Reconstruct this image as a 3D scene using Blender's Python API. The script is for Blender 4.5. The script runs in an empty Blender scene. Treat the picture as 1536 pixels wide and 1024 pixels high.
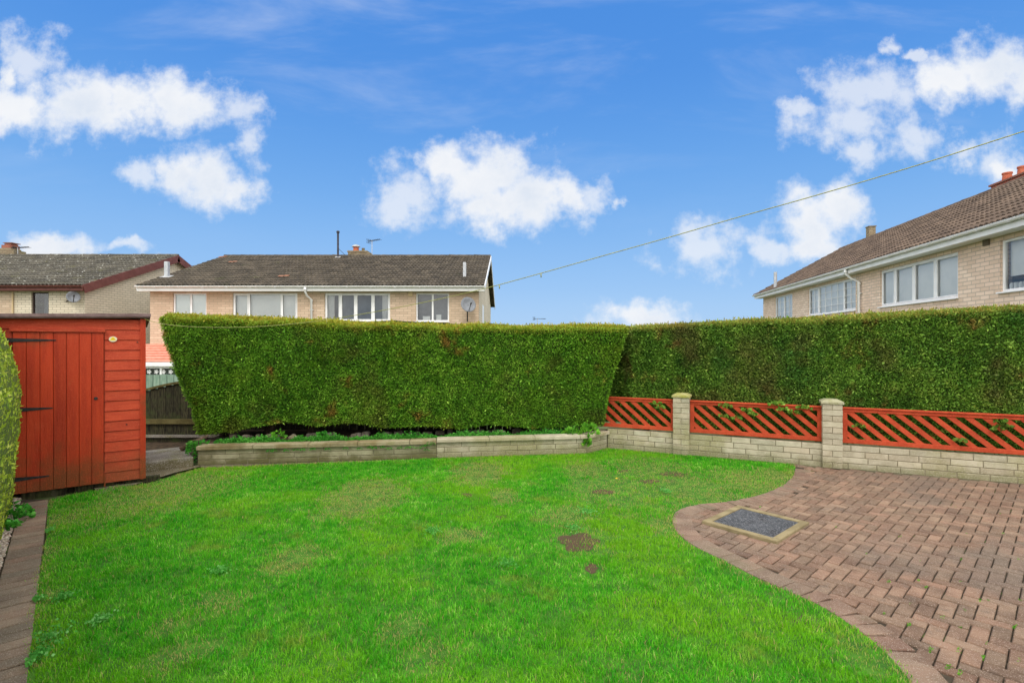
import bpy, math, random
import numpy as np
from mathutils import Vector, Matrix, noise as mnoise
from mathutils.geometry import delaunay_2d_cdt as cdt
random.seed(7); RS = np.random.RandomState(11)
sc = bpy.context.scene; COL = sc.collection
F = 780.0; CH = 1.6
def G(u, v, z=0.0):
    k = (CH - z)/(v - 512.0); return Vector(((u-768)*k, F*k, z))
def U(u, v, Y):
    return Vector(((u-768)*Y/F, Y, CH+(512-v)*Y/F))
def ray_plane(u, v, p, n):
    o = Vector((0,0,CH)); d = Vector(((u-768)/F, 1.0, (512-v)/F))
    return o + d*((p-o).dot(n)/d.dot(n))
def nz(x, y, z=0.0): return mnoise.noise(Vector((x, y, z)))

# ------------------------------------------------------------------ materials
def N(nt, t, **kw):
    n = nt.nodes.new(t)
    for k, v in kw.items(): setattr(n, k, v)
    return n
def setin(node, vals):
    for k, v in vals.items(): node.inputs[k].default_value = v
def c4(c): return (c[0], c[1], c[2], 1.0)
def mathn(nt, op, a, b=None, c=None, clamp=False):
    n = N(nt, 'ShaderNodeMath', operation=op); n.use_clamp = clamp
    for i, x in enumerate((a, b, c)):
        if x is None: continue
        if isinstance(x, (int, float)): n.inputs[i].default_value = x
        else: nt.links.new(x, n.inputs[i])
    return n.outputs[0]
def smooth(nt, x, lo, hi):
    n = N(nt, 'ShaderNodeMapRange', interpolation_type='SMOOTHSTEP')
    nt.links.new(x, n.inputs[0]); n.inputs[1].default_value = lo; n.inputs[2].default_value = hi
    return n.outputs[0]
def mixc(nt, f, a, b, mode='MIX'):
    n = N(nt, 'ShaderNodeMix', data_type='RGBA', blend_type=mode)
    for s, x in ((0, f), (6, a), (7, b)):
        if isinstance(x, (int, float)): n.inputs[s].default_value = x
        elif isinstance(x, tuple): n.inputs[s].default_value = c4(x)
        else: nt.links.new(x, n.inputs[s])
    return n.outputs[2]
def noise_n(nt, vec, scale, detail=5, rough=.55, dist=0.0):
    n = N(nt, 'ShaderNodeTexNoise'); setin(n, {'Scale': scale, 'Detail': detail, 'Roughness': rough, 'Distortion': dist})
    nt.links.new(vec, n.inputs['Vector']); return n.outputs[0]
def mapping(nt, vec, scale=(1,1,1), loc=(0,0,0), rot=(0,0,0)):
    n = N(nt, 'ShaderNodeMapping'); setin(n, {'Scale': scale, 'Location': loc, 'Rotation': rot})
    nt.links.new(vec, n.inputs[0]); return n.outputs[0]
def mat(name, c1, c2=None, scale=8, lo=.35, hi=.65, rough=.7, bump=0.0, bscale=60, stretch=(1,1,1), rnd=0.0, huernd=0.0,
        stains=(), zstain=None, spec=.3, metal=0.0, brick=None, brick_rough=None, speck=None, trans=0.0):
    m = bpy.data.materials.new(name); m.use_nodes = True; nt = m.node_tree
    P = nt.nodes['Principled BSDF']; setin(P, {'Roughness': rough, 'Specular IOR Level': spec, 'Metallic': metal})
    tc = N(nt, 'ShaderNodeTexCoord'); O = mapping(nt, tc.outputs['Object'], stretch)
    raw = tc.outputs['Object']
    col = c1
    h = None
    if c2 is not None: col = mixc(nt, smooth(nt, noise_n(nt, O, scale), lo, hi), c1, c2)
    if rnd or huernd:
        a = N(nt, 'ShaderNodeAttribute', attribute_name='rnd')
        hs = N(nt, 'ShaderNodeHueSaturation')
        nt.links.new(mathn(nt, 'MULTIPLY_ADD', a.outputs['Fac'], rnd, 1-rnd/2), hs.inputs['Value'])
        if huernd:
            w = N(nt, 'ShaderNodeTexWhiteNoise', noise_dimensions='1D'); nt.links.new(a.outputs['Fac'], w.inputs['W'])
            nt.links.new(mathn(nt, 'MULTIPLY_ADD', w.outputs[0], huernd, .5-huernd/2), hs.inputs['Hue'])
            nt.links.new(mathn(nt, 'MULTIPLY_ADD', w.outputs[0], -huernd*8, 1+huernd*4), hs.inputs['Saturation'])
        if isinstance(col, tuple): hs.inputs['Color'].default_value = c4(col)
        else: nt.links.new(col, hs.inputs['Color'])
        col = hs.outputs[0]
    if brick:
        bw, bh, mort, mcol, bc2 = brick
        b = N(nt, 'ShaderNodeTexBrick'); nt.links.new(tc.outputs['UV'], b.inputs['Vector'])
        setin(b, {'Scale': 1.0, 'Mortar Size': mort, 'Mortar Smooth': .3, 'Bias': -.2, 'Brick Width': bw, 'Row Height': bh,
                  'Mortar': c4(mcol), 'Color2': c4(bc2)})
        if isinstance(col, tuple): b.inputs['Color1'].default_value = c4(col)
        else: nt.links.new(col, b.inputs['Color1'])
        col = b.outputs['Color']
        h = mathn(nt, 'MULTIPLY', b.outputs['Fac'], -1.0)
    for (sc_, s, l, hh, amt) in stains:
        f = mathn(nt, 'MULTIPLY', smooth(nt, noise_n(nt, mapping(nt, raw, (1,1,1), (s*3.1, s*1.7, 4)), s, 6, .6), l, hh), amt)
        col = mixc(nt, f, col, sc_)
    if zstain:
        zc, z0, z1, s, amt = zstain
        sp = N(nt, 'ShaderNodeSeparateXYZ'); nt.links.new(raw, sp.inputs[0])
        nn = noise_n(nt, raw, s, 5)
        zz = mathn(nt, 'ADD', sp.outputs[2], mathn(nt, 'MULTIPLY_ADD', nn, (z1-z0)*1.6, -(z1-z0)*.8))
        f = mathn(nt, 'MULTIPLY', mathn(nt, 'SUBTRACT', 1.0, smooth(nt, zz, z0, z1)), amt)
        col = mixc(nt, f, col, zc)
    if speck:
        scol, s, th = speck
        v = N(nt, 'ShaderNodeTexVoronoi'); v.inputs['Scale'].default_value = s; nt.links.new(raw, v.inputs['Vector'])
        sepc = N(nt, 'ShaderNodeSeparateColor'); nt.links.new(v.outputs['Color'], sepc.inputs[0])
        col = mixc(nt, mathn(nt, 'MULTIPLY', smooth(nt, sepc.outputs[0], th, th+.08), .75), col, scol)
    if isinstance(col, tuple): P.inputs['Base Color'].default_value = c4(col)
    else: nt.links.new(col, P.inputs['Base Color'])
    if bump or h is not None:
        B = N(nt, 'ShaderNodeBump'); B.inputs['Strength'].default_value = min(1, bump or .5); B.inputs['Distance'].default_value = .01
        nn = noise_n(nt, O, bscale, 4, .6)
        if h is not None: nn = mathn(nt, 'ADD', mathn(nt, 'MULTIPLY', nn, .5), h)
        nt.links.new(nn, B.inputs['Height']); nt.links.new(B.outputs[0], P.inputs['Normal'])
    return m

M = {}
M['red_wood'] = mat('painted red wood', (.34,.025,.005), (.43,.038,.008), 2, rough=.55, bump=.5, bscale=14, stretch=(9,9,.9), rnd=.22,
    stains=(((.10,.05,.012), 1.6, .56, .72, .6), ((.16,.14,.03), 5, .66, .8, .5), ((.62,.12,.05), 3.3, .6, .8, .35)), zstain=((.08,.05,.012), .05, .6, 6, .7), speck=((.52,.075,.025), 260, .86))
M['red_wood_h'] = mat('painted red cladding', (.38,.034,.008), (.46,.051,.014), 5, rough=.5, bump=.5, bscale=24, stretch=(1,1,9), rnd=.25,
    stains=(((.14,.06,.02), 2.2, .64, .8, .5),), zstain=((.15,.05,.010), .05, .5, 5, .65), speck=((.56,.10,.04), 240, .86))
M['lattice'] = mat('red lattice paint', (.38,.044,.013), (.47,.064,.021), 9, rough=.8, bump=.5, bscale=40, rnd=.25,
    stains=(((.16,.05,.02), 6, .62, .78, .5),), speck=((.56,.11,.05), 230, .86))
M['felt'] = mat('shed roof edge', (.15,.095,.095), (.22,.15,.15), 12, rough=.8, bump=.4)
M['black_iron'] = mat('black iron', (.012,.012,.013), (.03,.03,.03), 30, rough=.5)
M['old_wood'] = mat('old mossy wood', (.012,.010,.006), (.055,.05,.022), 9, stretch=(6,6,1), rough=.9, bump=.8, bscale=40, rnd=.5,
    stains=(((.045,.065,.014), 5, .45, .7, .7), ((.16,.13,.11), 3.0, .62, .75, .6)))
M['rail_wood'] = mat('mossy rail wood', (.08,.065,.02), (.13,.11,.04), 10, rough=.9, bump=.7)
M['teal_wood'] = mat('pale teal fence wood', (.15,.24,.18), (.24,.33,.25), 7, stretch=(4,4,1), rough=.85, bump=.5, rnd=.3)
M['stone'] = mat('buff walling block', (.36,.32,.225), (.47,.42,.31), 7, rough=.9, bump=.8, bscale=90, rnd=.26, huernd=.02,
    stains=(((.27,.25,.10), 1.1, .47, .64, .65), ((.17,.15,.10), 4, .64, .8, .55)), zstain=((.17,.165,.07), .02, .15, 4, .7), speck=((.60,.55,.45), 300, .88))
M['stone_dark'] = mat('mossy planter block', (.24,.215,.13), (.36,.33,.22), 5, rough=.95, bump=.8, bscale=80, rnd=.25,
    stains=(((.15,.14,.055), 1.6, .48, .68, .7), ((.08,.075,.04), 4, .6, .78, .6)), zstain=((.10,.095,.03), .01, .14, 5, .8))
M['coping'] = mat('mossy coping', (.22,.17,.08), (.34,.30,.19), 4, rough=.95, bump=.9, bscale=60,
    stains=(((.11,.085,.03), 2.5, .48, .66, .7), ((.18,.19,.05), 5, .58, .75, .6)))
M['cap_moss'] = mat('mossy pillar cap', (.30,.29,.07), (.38,.35,.16), 14, rough=.95, bump=.9)
M['cap'] = mat('pillar cap', (.30,.29,.16), (.38,.36,.24), 14, rough=.95, bump=.9)
M['mortar'] = mat('mortar', (.16,.14,.085), (.24,.21,.14), 20, rough=.95, bump=.6)
M['paver'] = mat('block paver', (.178,.110,.074), (.262,.168,.113), 5, rough=.85, bump=1.0, bscale=170, rnd=.50, huernd=.014,
    stains=(((.15,.12,.095), 1.0, .48, .66, .6), ((.13,.10,.08), 9, .56, .72, .55), ((.45,.27,.17), 14, .64, .76, .4)), speck=((.46,.36,.29), 330, .86))
M['paver_edge'] = mat('edging paver', (.165,.105,.075), (.235,.155,.11), 5, rough=.9, bump=.9, bscale=120, rnd=.35, huernd=.02,
    stains=(((.16,.13,.08), 3, .5, .7, .7),), speck=((.40,.34,.27), 330, .86))
M['path_paver'] = mat('path paver', (.16,.11,.078), (.235,.165,.115), 4, rough=.9, bump=.9, bscale=120, rnd=.55, huernd=.03,
    stains=(((.15,.125,.09), 3, .45, .66, .75),), speck=((.40,.34,.27), 330, .86))
M['joint'] = mat('jointing sand and moss', (.035,.026,.018), (.07,.055,.036), 20, rough=1, bump=.6, stains=(((.09,.19,.02), 3.2, .60, .70, .9),))
M['concrete'] = mat('concrete', (.15,.135,.11), (.23,.21,.18), 6, rough=.95, bump=.8, bscale=80, stains=(((.16,.15,.05), 3, .5, .68, .7),), zstain=((.12,.10,.045), .07, .13, 4, .85), speck=((.5,.48,.44), 260, .85))
M['cement'] = mat('cement surround', (.20,.16,.085), (.29,.235,.13), 9, rough=.95, bump=.8, bscale=90, stains=(((.18,.13,.055), 8, .56, .7, .7),))
M['lid'] = mat('manhole lid', (.055,.060,.07), (.10,.107,.12), 20, rough=.5, bump=.9, bscale=220, metal=.0, stains=(((.05,.05,.055), 5, .5, .65, .7),), speck=((.26,.27,.29), 130, .80))
M['soil'] = mat('soil', (.035,.024,.013), (.085,.055,.03), 14, rough=1, bump=1, bscale=60)
M['bare'] = mat('bare muddy soil', (.085,.055,.030), (.06,.075,.016), 16, lo=.5, hi=.68, rough=1, bump=1, bscale=90)
M['lawn_soil'] = mat('lawn thatch', (.035,.12,.010), (.07,.20,.014), 9, rough=1, bump=1, bscale=90, stains=(((.12,.08,.045), 1.5, .6, .75, .7),))
M['field'] = mat('rough ground', (.05,.09,.02), (.09,.10,.04), 1, rough=1)
M['pebble'] = mat('pebble', (.30,.24,.18), (.42,.36,.30), 30, rough=.8, rnd=.8, huernd=.05)
M['bark'] = mat('hedge trunk bark', (.018,.012,.008), (.05,.035,.022), 20, rough=1, bump=1, stretch=(4,4,1))
M['log'] = mat('dead branch bark', (.10,.07,.045), (.18,.13,.09), 16, rough=1, bump=1)
M['white_pvc'] = mat('white upvc', (.78,.79,.80), (.84,.84,.84), 4, rough=.35, spec=.5)
M['gutter_w'] = mat('weathered white gutter', (.76,.76,.76), (.82,.82,.82), 3, rough=.45, stains=(((.50,.49,.45), 3, .62, .78, .4),))
M['brown_pvc'] = mat('maroon barge board', (.12,.038,.030), (.16,.055,.045), 5, rough=.6)
M['dark_frame'] = mat('dark brown frame', (.05,.03,.025), rough=.5)
M['grey_metal'] = mat('galvanised flue', (.40,.42,.45), (.50,.52,.55), 9, rough=.45, metal=.2)
M['black_flue'] = mat('black flue', (.03,.032,.045), (.06,.06,.08), 9, rough=.6)
M['lead'] = mat('lead flashing', (.35,.36,.38), (.5,.5,.5), 9, rough=.7)
M['terracotta'] = mat('terracotta pot', (.40,.10,.05), (.50,.16,.09), 12, rough=.85)
M['old_tile'] = mat('faded red tile', (.24,.105,.06), (.32,.15,.09), 9, rough=.9)
M['dish'] = mat('satellite dish', (.17,.18,.20), (.22,.235,.26), 9, rough=.55)
M['line'] = mat('yellow twisted line', (.42,.43,.12), (.14,.14,.06), 260, rough=.6)
M['blind'] = mat('pale blind', (.82,.84,.84), (.88,.89,.88), 3, rough=.8)
M['curtain'] = mat('net curtain', (.55,.56,.56), (.66,.66,.64), 3, rough=.8)
M['room'] = mat('dark room', (.12,.14,.17), (.22,.25,.29), 1.2, rough=.9)
M['cream_box'] = mat('cream alarm box', (.62,.48,.28), rough=.5)
M['salmon_tile'] = mat('salmon porch tiles', (.62,.22,.15), (.72,.30,.22), 7, rough=.7, rnd=.15)
M['leaf_yellow'] = mat('yellow leaf', (.75,.45,.02), rough=.6)
M['sticker_w'] = mat('sticker plate', (.70,.62,.45), rough=.5); M['sticker_y'] = mat('sticker yellow', (.80,.58,.02), rough=.5)
BR = (.56,.41,.27)
M['brick_c'] = mat('buff brick central', (.58,.43,.31), (.66,.51,.38), .7, rough=.9, bump=.35, brick=(.32,.1,.010,(.38,.30,.22),(.48,.35,.25)), stains=(((.30,.24,.17), .8, .6, .8, .35),))
M['brick_g'] = mat('grey buff brick', (.66,.58,.45), (.74,.66,.53), .7, rough=.9, bump=.35, brick=(.32,.1,.012,(.36,.31,.24),(.60,.53,.41)), stains=(((.28,.25,.2), .8, .55, .8, .4),))
M['brick_r'] = mat('buff brick right', (.75,.575,.455), (.82,.66,.53), .9, rough=.9, bump=.5, brick=(.30,.1,.010,(.44,.36,.29),(.64,.48,.36)), stains=(((.34,.27,.2), 1.2, .6, .8, .35),))
M['chim'] = mat('chimney brick', (.25,.20,.13), (.33,.27,.18), 3, rough=.95, brick=(.25,.09,.01,(.15,.12,.09),(.22,.16,.10)), stains=(((.20,.19,.07), 2, .5, .7, .6),))
M['chim_red'] = mat('chimney red brick', (.34,.10,.07), (.42,.15,.10), 3, rough=.95, brick=(.25,.09,.01,(.15,.12,.09),(.30,.1,.07)))
def tilemat(name, a, b, st):
    return mat(name, a, b, 2.5, rough=.9, bump=.7, bscale=40, rnd=.55, stains=st)
M['tile_c'] = tilemat('dark roof tiles', (.052,.043,.031), (.090,.073,.053), (((.24,.20,.15), 9, .60, .72, .6), ((.05,.042,.036), 3, .55, .75, .5), ((.09,.10,.03), 1.2, .6, .75, .4)))
M['tile_l'] = tilemat('lichen roof tiles', (.060,.055,.044), (.10,.09,.07), (((.50,.50,.44), 8, .60, .68, .9), ((.11,.11,.03), 2, .56, .74, .5)))
M['tile_r'] = tilemat('brown roof tiles', (.090,.062,.046), (.140,.098,.070), (((.30,.24,.19), 5, .6, .75, .5), ((.09,.06,.05), 2, .55, .75, .5)))

def leafmat(name, stops, dry=None, top=None, trans=.25, patch=1.2, rough=.6, drysc=1.6, dryth=(.66,.76)):
    """leaf colour from the per leaf number and patches; 'top' = (colour) by the leaf's own 'tip' attribute"""
    m = bpy.data.materials.new(name); m.use_nodes = True; nt = m.node_tree
    P = nt.nodes['Principled BSDF']; setin(P, {'Roughness': rough, 'Specular IOR Level': .22})
    a = N(nt, 'ShaderNodeAttribute', attribute_name='rnd'); tc = N(nt, 'ShaderNodeTexCoord')
    n1 = noise_n(nt, tc.outputs['Object'], patch, 4)
    n2 = noise_n(nt, tc.outputs['Object'], patch*7, 3)
    f = mathn(nt, 'ADD', mathn(nt, 'MULTIPLY', a.outputs['Fac'], .60), mathn(nt, 'MULTIPLY_ADD', n1, .9, -.25))
    f = mathn(nt, 'ADD', f, mathn(nt, 'MULTIPLY_ADD', n2, 1.1, -.55))
    r = N(nt, 'ShaderNodeValToRGB'); e = r.color_ramp.elements
    while len(e) < len(stops): e.new(.5)
    for i, (p, c) in enumerate(stops): e[i].position = p; e[i].color = c4(c)
    nt.links.new(f, r.inputs[0]); col = r.outputs[0]
    if dry:
        for k, (dc, s, lo, hi, amt) in enumerate(dry):
            ff = mathn(nt, 'MULTIPLY', smooth(nt, noise_n(nt, mapping(nt, tc.outputs['Object'], (1,1,1), (k*7.3+2, 3.1, 1.7)), s, 5, .6), lo, hi), amt)
            col = mixc(nt, ff, col, dc)
    if top:
        t = N(nt, 'ShaderNodeAttribute', attribute_name='tip')
        col = mixc(nt, t.outputs['Fac'], col, top)
    nt.links.new(col, P.inputs['Base Color'])
    if trans:
        T = N(nt, 'ShaderNodeBsdfTranslucent'); nt.links.new(col, T.inputs[0])
        mx = N(nt, 'ShaderNodeMixShader'); mx.inputs[0].default_value = trans
        nt.links.new(P.outputs[0], mx.inputs[1]); nt.links.new(T.outputs[0], mx.inputs[2])
        nt.links.new(mx.outputs[0], nt.nodes['Material Output'].inputs[0])
    return m
M['grass'] = leafmat('grass blades', ((0,(.010,.15,.004)), (.3,(.030,.34,.005)), (.62,(.10,.49,.010)), (.85,(.22,.60,.03)), (1,(.55,.78,.20))),
    dry=(((.24,.52,.008), .8, .44, .62, .75), ((.30,.36,.05), 2.6, .58, .70, .65), ((.02,.22,.01), 1.7, .60, .74, .6)), top=(.50,.38,.15), trans=.35, patch=1.6, rough=.5)
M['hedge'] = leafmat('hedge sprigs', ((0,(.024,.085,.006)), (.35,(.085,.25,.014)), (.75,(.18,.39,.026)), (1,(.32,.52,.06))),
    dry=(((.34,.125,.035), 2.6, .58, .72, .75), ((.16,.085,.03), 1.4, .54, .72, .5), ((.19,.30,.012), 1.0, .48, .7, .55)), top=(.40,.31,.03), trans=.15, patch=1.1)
M['hedge_r'] = leafmat('hedge sprigs right', ((0,(.025,.080,.010)), (.35,(.090,.215,.022)), (.75,(.19,.35,.040)), (1,(.34,.48,.08))),
    dry=(((.32,.13,.045), 2.6, .57, .71, .7), ((.17,.10,.045), 1.3, .50, .68, .6), ((.03,.15,.025), 1.3, .52, .7, .6)), top=(.36,.27,.05), trans=.15, patch=1.1)
M['hedge_l'] = leafmat('conifer sprigs left', ((0,(.16,.26,.02)), (.4,(.42,.56,.05)), (.7,(.62,.70,.10)), (1,(.80,.80,.28))),
    dry=(((.30,.22,.07), 3.5, .55, .7, .6),), top=(.4,.38,.1), trans=.2, patch=3)
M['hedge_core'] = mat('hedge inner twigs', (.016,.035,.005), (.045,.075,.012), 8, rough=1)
M['conifer_core'] = mat('conifer inner twigs', (.07,.12,.015), (.14,.18,.03), 30, rough=1)
M['weed'] = leafmat('bed weeds', ((0,(.02,.12,.012)), (.4,(.04,.24,.02)), (.7,(.09,.38,.035)), (1,(.18,.5,.09))), trans=.25, patch=3)
M['clover'] = leafmat('clover leaves', ((0,(.05,.25,.03)), (.5,(.11,.42,.06)), (1,(.3,.6,.2))), trans=.25, patch=4)
M['ivy'] = leafmat('ivy leaves', ((0,(.04,.16,.012)), (.4,(.09,.30,.02)), (.7,(.17,.45,.03)), (1,(.3,.6,.08))), trans=.25, patch=4)

def glass_mat():
    m = bpy.data.materials.new('window glass'); m.use_nodes = True; nt = m.node_tree
    nt.nodes.remove(nt.nodes['Principled BSDF'])
    T = N(nt, 'ShaderNodeBsdfTransparent'); T.inputs[0].default_value = (.94,.96,.96,1)
    Gl = N(nt, 'ShaderNodeBsdfGlossy'); Gl.inputs['Roughness'].default_value = .03
    fr = N(nt, 'ShaderNodeFresnel'); fr.inputs[0].default_value = 1.5
    f = mathn(nt, 'MULTIPLY_ADD', fr.outputs[0], 1.0, .05, clamp=True)
    mx = N(nt, 'ShaderNodeMixShader'); nt.links.new(f, mx.inputs[0])
    nt.links.new(T.outputs[0], mx.inputs[1]); nt.links.new(Gl.outputs[0], mx.inputs[2])
    nt.links.new(mx.outputs[0], nt.nodes['Material Output'].inputs[0]); return m
M['glass'] = glass_mat()

# ------------------------------------------------------------------ mesh helpers
class MB:
    def __init__(s): s.v = []; s.f = []; s.r = []
    def add(s, vs, fs, r=None):
        b = len(s.v); s.v += [tuple(p) for p in vs]; r = random.random() if r is None else r
        for f in fs: s.f.append([i+b for i in f]); s.r.append(r)
    def box(s, x0, x1, y0, y1, z0, z1, r=None):
        s.add([(x0,y0,z0),(x1,y0,z0),(x1,y1,z0),(x0,y1,z0),(x0,y0,z1),(x1,y0,z1),(x1,y1,z1),(x0,y1,z1)],
              [(3,2,1,0),(4,5,6,7),(0,1,5,4),(1,2,6,5),(2,3,7,6),(3,0,4,7)], r)
    def obox(s, c, ax, ay, az, lx, ly, lz, ch=0.0, r=None):
        """oriented box centred at c; with ch the +az face is chamfered"""
        c = Vector(c); ax, ay, az = Vector(ax), Vector(ay), Vector(az)
        p = lambda i, j, k: c + ax*(i) + ay*(j) + az*(k)
        X, Y, Z = lx/2, ly/2, lz/2
        vs = [p(-X,-Y,-Z), p(X,-Y,-Z), p(X,Y,-Z), p(-X,Y,-Z)]
        if ch:
            vs += [p(-X,-Y,Z-ch), p(X,-Y,Z-ch), p(X,Y,Z-ch), p(-X,Y,Z-ch), p(-X+ch,-Y+ch,Z), p(X-ch,-Y+ch,Z), p(X-ch,Y-ch,Z), p(-X+ch,Y-ch,Z)]
            fs = [(3,2,1,0),(0,1,5,4),(1,2,6,5),(2,3,7,6),(3,0,4,7),(4,5,9,8),(5,6,10,9),(6,7,11,10),(7,4,8,11),(8,9,10,11)]
        else:
            vs += [p(-X,-Y,Z), p(X,-Y,Z), p(X,Y,Z), p(-X,Y,Z)]
            fs = [(3,2,1,0),(4,5,6,7),(0,1,5,4),(1,2,6,5),(2,3,7,6),(3,0,4,7)]
        s.add(vs, fs, r)
    def tube(s, pts, rad, n=8, r=None, cap=True):
        pts = [Vector(p) for p in pts]; rad = rad if isinstance(rad, (list, tuple)) else [rad]*len(pts)
        vs = []; fs = []
        for i, p in enumerate(pts):
            t = (pts[min(i+1, len(pts)-1)] - pts[max(i-1, 0)]).normalized()
            a = t.cross(Vector((0,0,1)) if abs(t.z) < .9 else Vector((0,1,0))).normalized(); b = t.cross(a)
            for k in range(n):
                q = 2*math.pi*k/n; vs.append(p + (a*math.cos(q) + b*math.sin(q))*rad[i])
        for i in range(len(pts)-1):
            for k in range(n): fs.append((i*n+k, i*n+(k+1)%n, (i+1)*n+(k+1)%n, (i+1)*n+k))
        if cap: fs += [tuple(range(n))[::-1], tuple(range((len(pts)-1)*n, len(pts)*n))]
        s.add(vs, fs, r)
    def prism(s, poly, d, r=None):
        """planar polygon extruded by vector d"""
        n = len(poly); d = Vector(d); vs = [Vector(p) for p in poly]; vs += [p+d for p in vs]
        s.add(vs, [tuple(range(n))[::-1], tuple(range(n, 2*n))] + [(i, (i+1)%n, n+(i+1)%n, n+i) for i in range(n)], r)
    def build(s, name, m, parent=None, smooth=False, uv=True):
        me = bpy.data.meshes.new(name); me.from_pydata(s.v, [], s.f); me.update()
        at = me.attributes.new('rnd', 'FLOAT', 'FACE'); at.data.foreach_set('value', np.array(s.r, dtype=np.float32))
        if uv:
            ul = me.uv_layers.new(name='UVMap')
            for p in me.polygons:
                n = p.normal
                if abs(n.z) > .8: t, b = Vector((1,0,0)), Vector((0,1,0))
                else:
                    t = Vector((-n.y, n.x, 0)).normalized(); b = Vector((0,0,1))
                for li in p.loop_indices:
                    co = me.vertices[me.loops[li].vertex_index].co; ul.data[li].uv = (co.dot(t), co.dot(b))
        if smooth: me.polygons.foreach_set('use_smooth', [True]*len(me.polygons))
        me.materials.append(M[m] if isinstance(m, str) else m)
        o = bpy.data.objects.new(name, me); COL.objects.link(o)
        if parent: o.parent = parent
        return o
def tag(o, label=None, cat=None, group=None, kind=None):
    if label: o['label'] = label
    if cat: o['category'] = cat
    if group: o['group'] = group
    if kind: o['kind'] = kind
    return o
def empty(name, loc=(0,0,0), rz=0.0, **kw):
    o = bpy.data.objects.new(name, None); COL.objects.link(o); o.location = loc; o.rotation_euler = (0,0,rz); o.empty_display_size = .2
    return tag(o, **kw)
def np_mesh(name, verts, loops, starts, m, attrs=(), parent=None, smooth=False):
    me = bpy.data.meshes.new(name); me.vertices.add(len(verts)); me.vertices.foreach_set('co', np.ascontiguousarray(verts, dtype=np.float32).ravel())
    me.loops.add(len(loops)); me.loops.foreach_set('vertex_index', np.ascontiguousarray(loops, dtype=np.int32))
    me.polygons.add(len(starts)); me.polygons.foreach_set('loop_start', np.ascontiguousarray(starts, dtype=np.int32))
    me.update(calc_edges=True)
    for an, av in attrs:
        at = me.attributes.new(an, 'FLOAT', 'POINT'); at.data.foreach_set('value', np.ascontiguousarray(av, dtype=np.float32))
    if smooth: me.polygons.foreach_set('use_smooth', [True]*len(starts))
    me.materials.append(M[m]); o = bpy.data.objects.new(name, me); COL.objects.link(o)
    if parent: o.parent = parent
    return o
def unit(a): return a/np.maximum(np.linalg.norm(a, axis=1, keepdims=True), 1e-9)
def leaves(name, P, D, size, width, m, parent=None, tip=None, rnd=None, flat=None):
    """one diamond leaf per point P along direction D"""
    n = len(P); D = unit(D); R = RS.normal(size=(n,3)) if flat is None else flat
    S = unit(np.cross(D, R)); size = size.reshape(-1,1); width = width.reshape(-1,1)
    up = unit(np.cross(S, D))
    V = np.stack([P, P + D*size*.45 + S*width*.5 + up*width*.15, P + D*size, P + D*size*.45 - S*width*.5 + up*width*.15], 1).reshape(-1,3)
    L = np.arange(n*4); st = np.arange(n)*4
    rnd = RS.rand(n) if rnd is None else rnd
    at = [('rnd', np.repeat(rnd, 4)), ('tip', np.repeat(tip if tip is not None else np.zeros(n), 4))]
    return np_mesh(name, V, L, st, m, at, parent)

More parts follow.
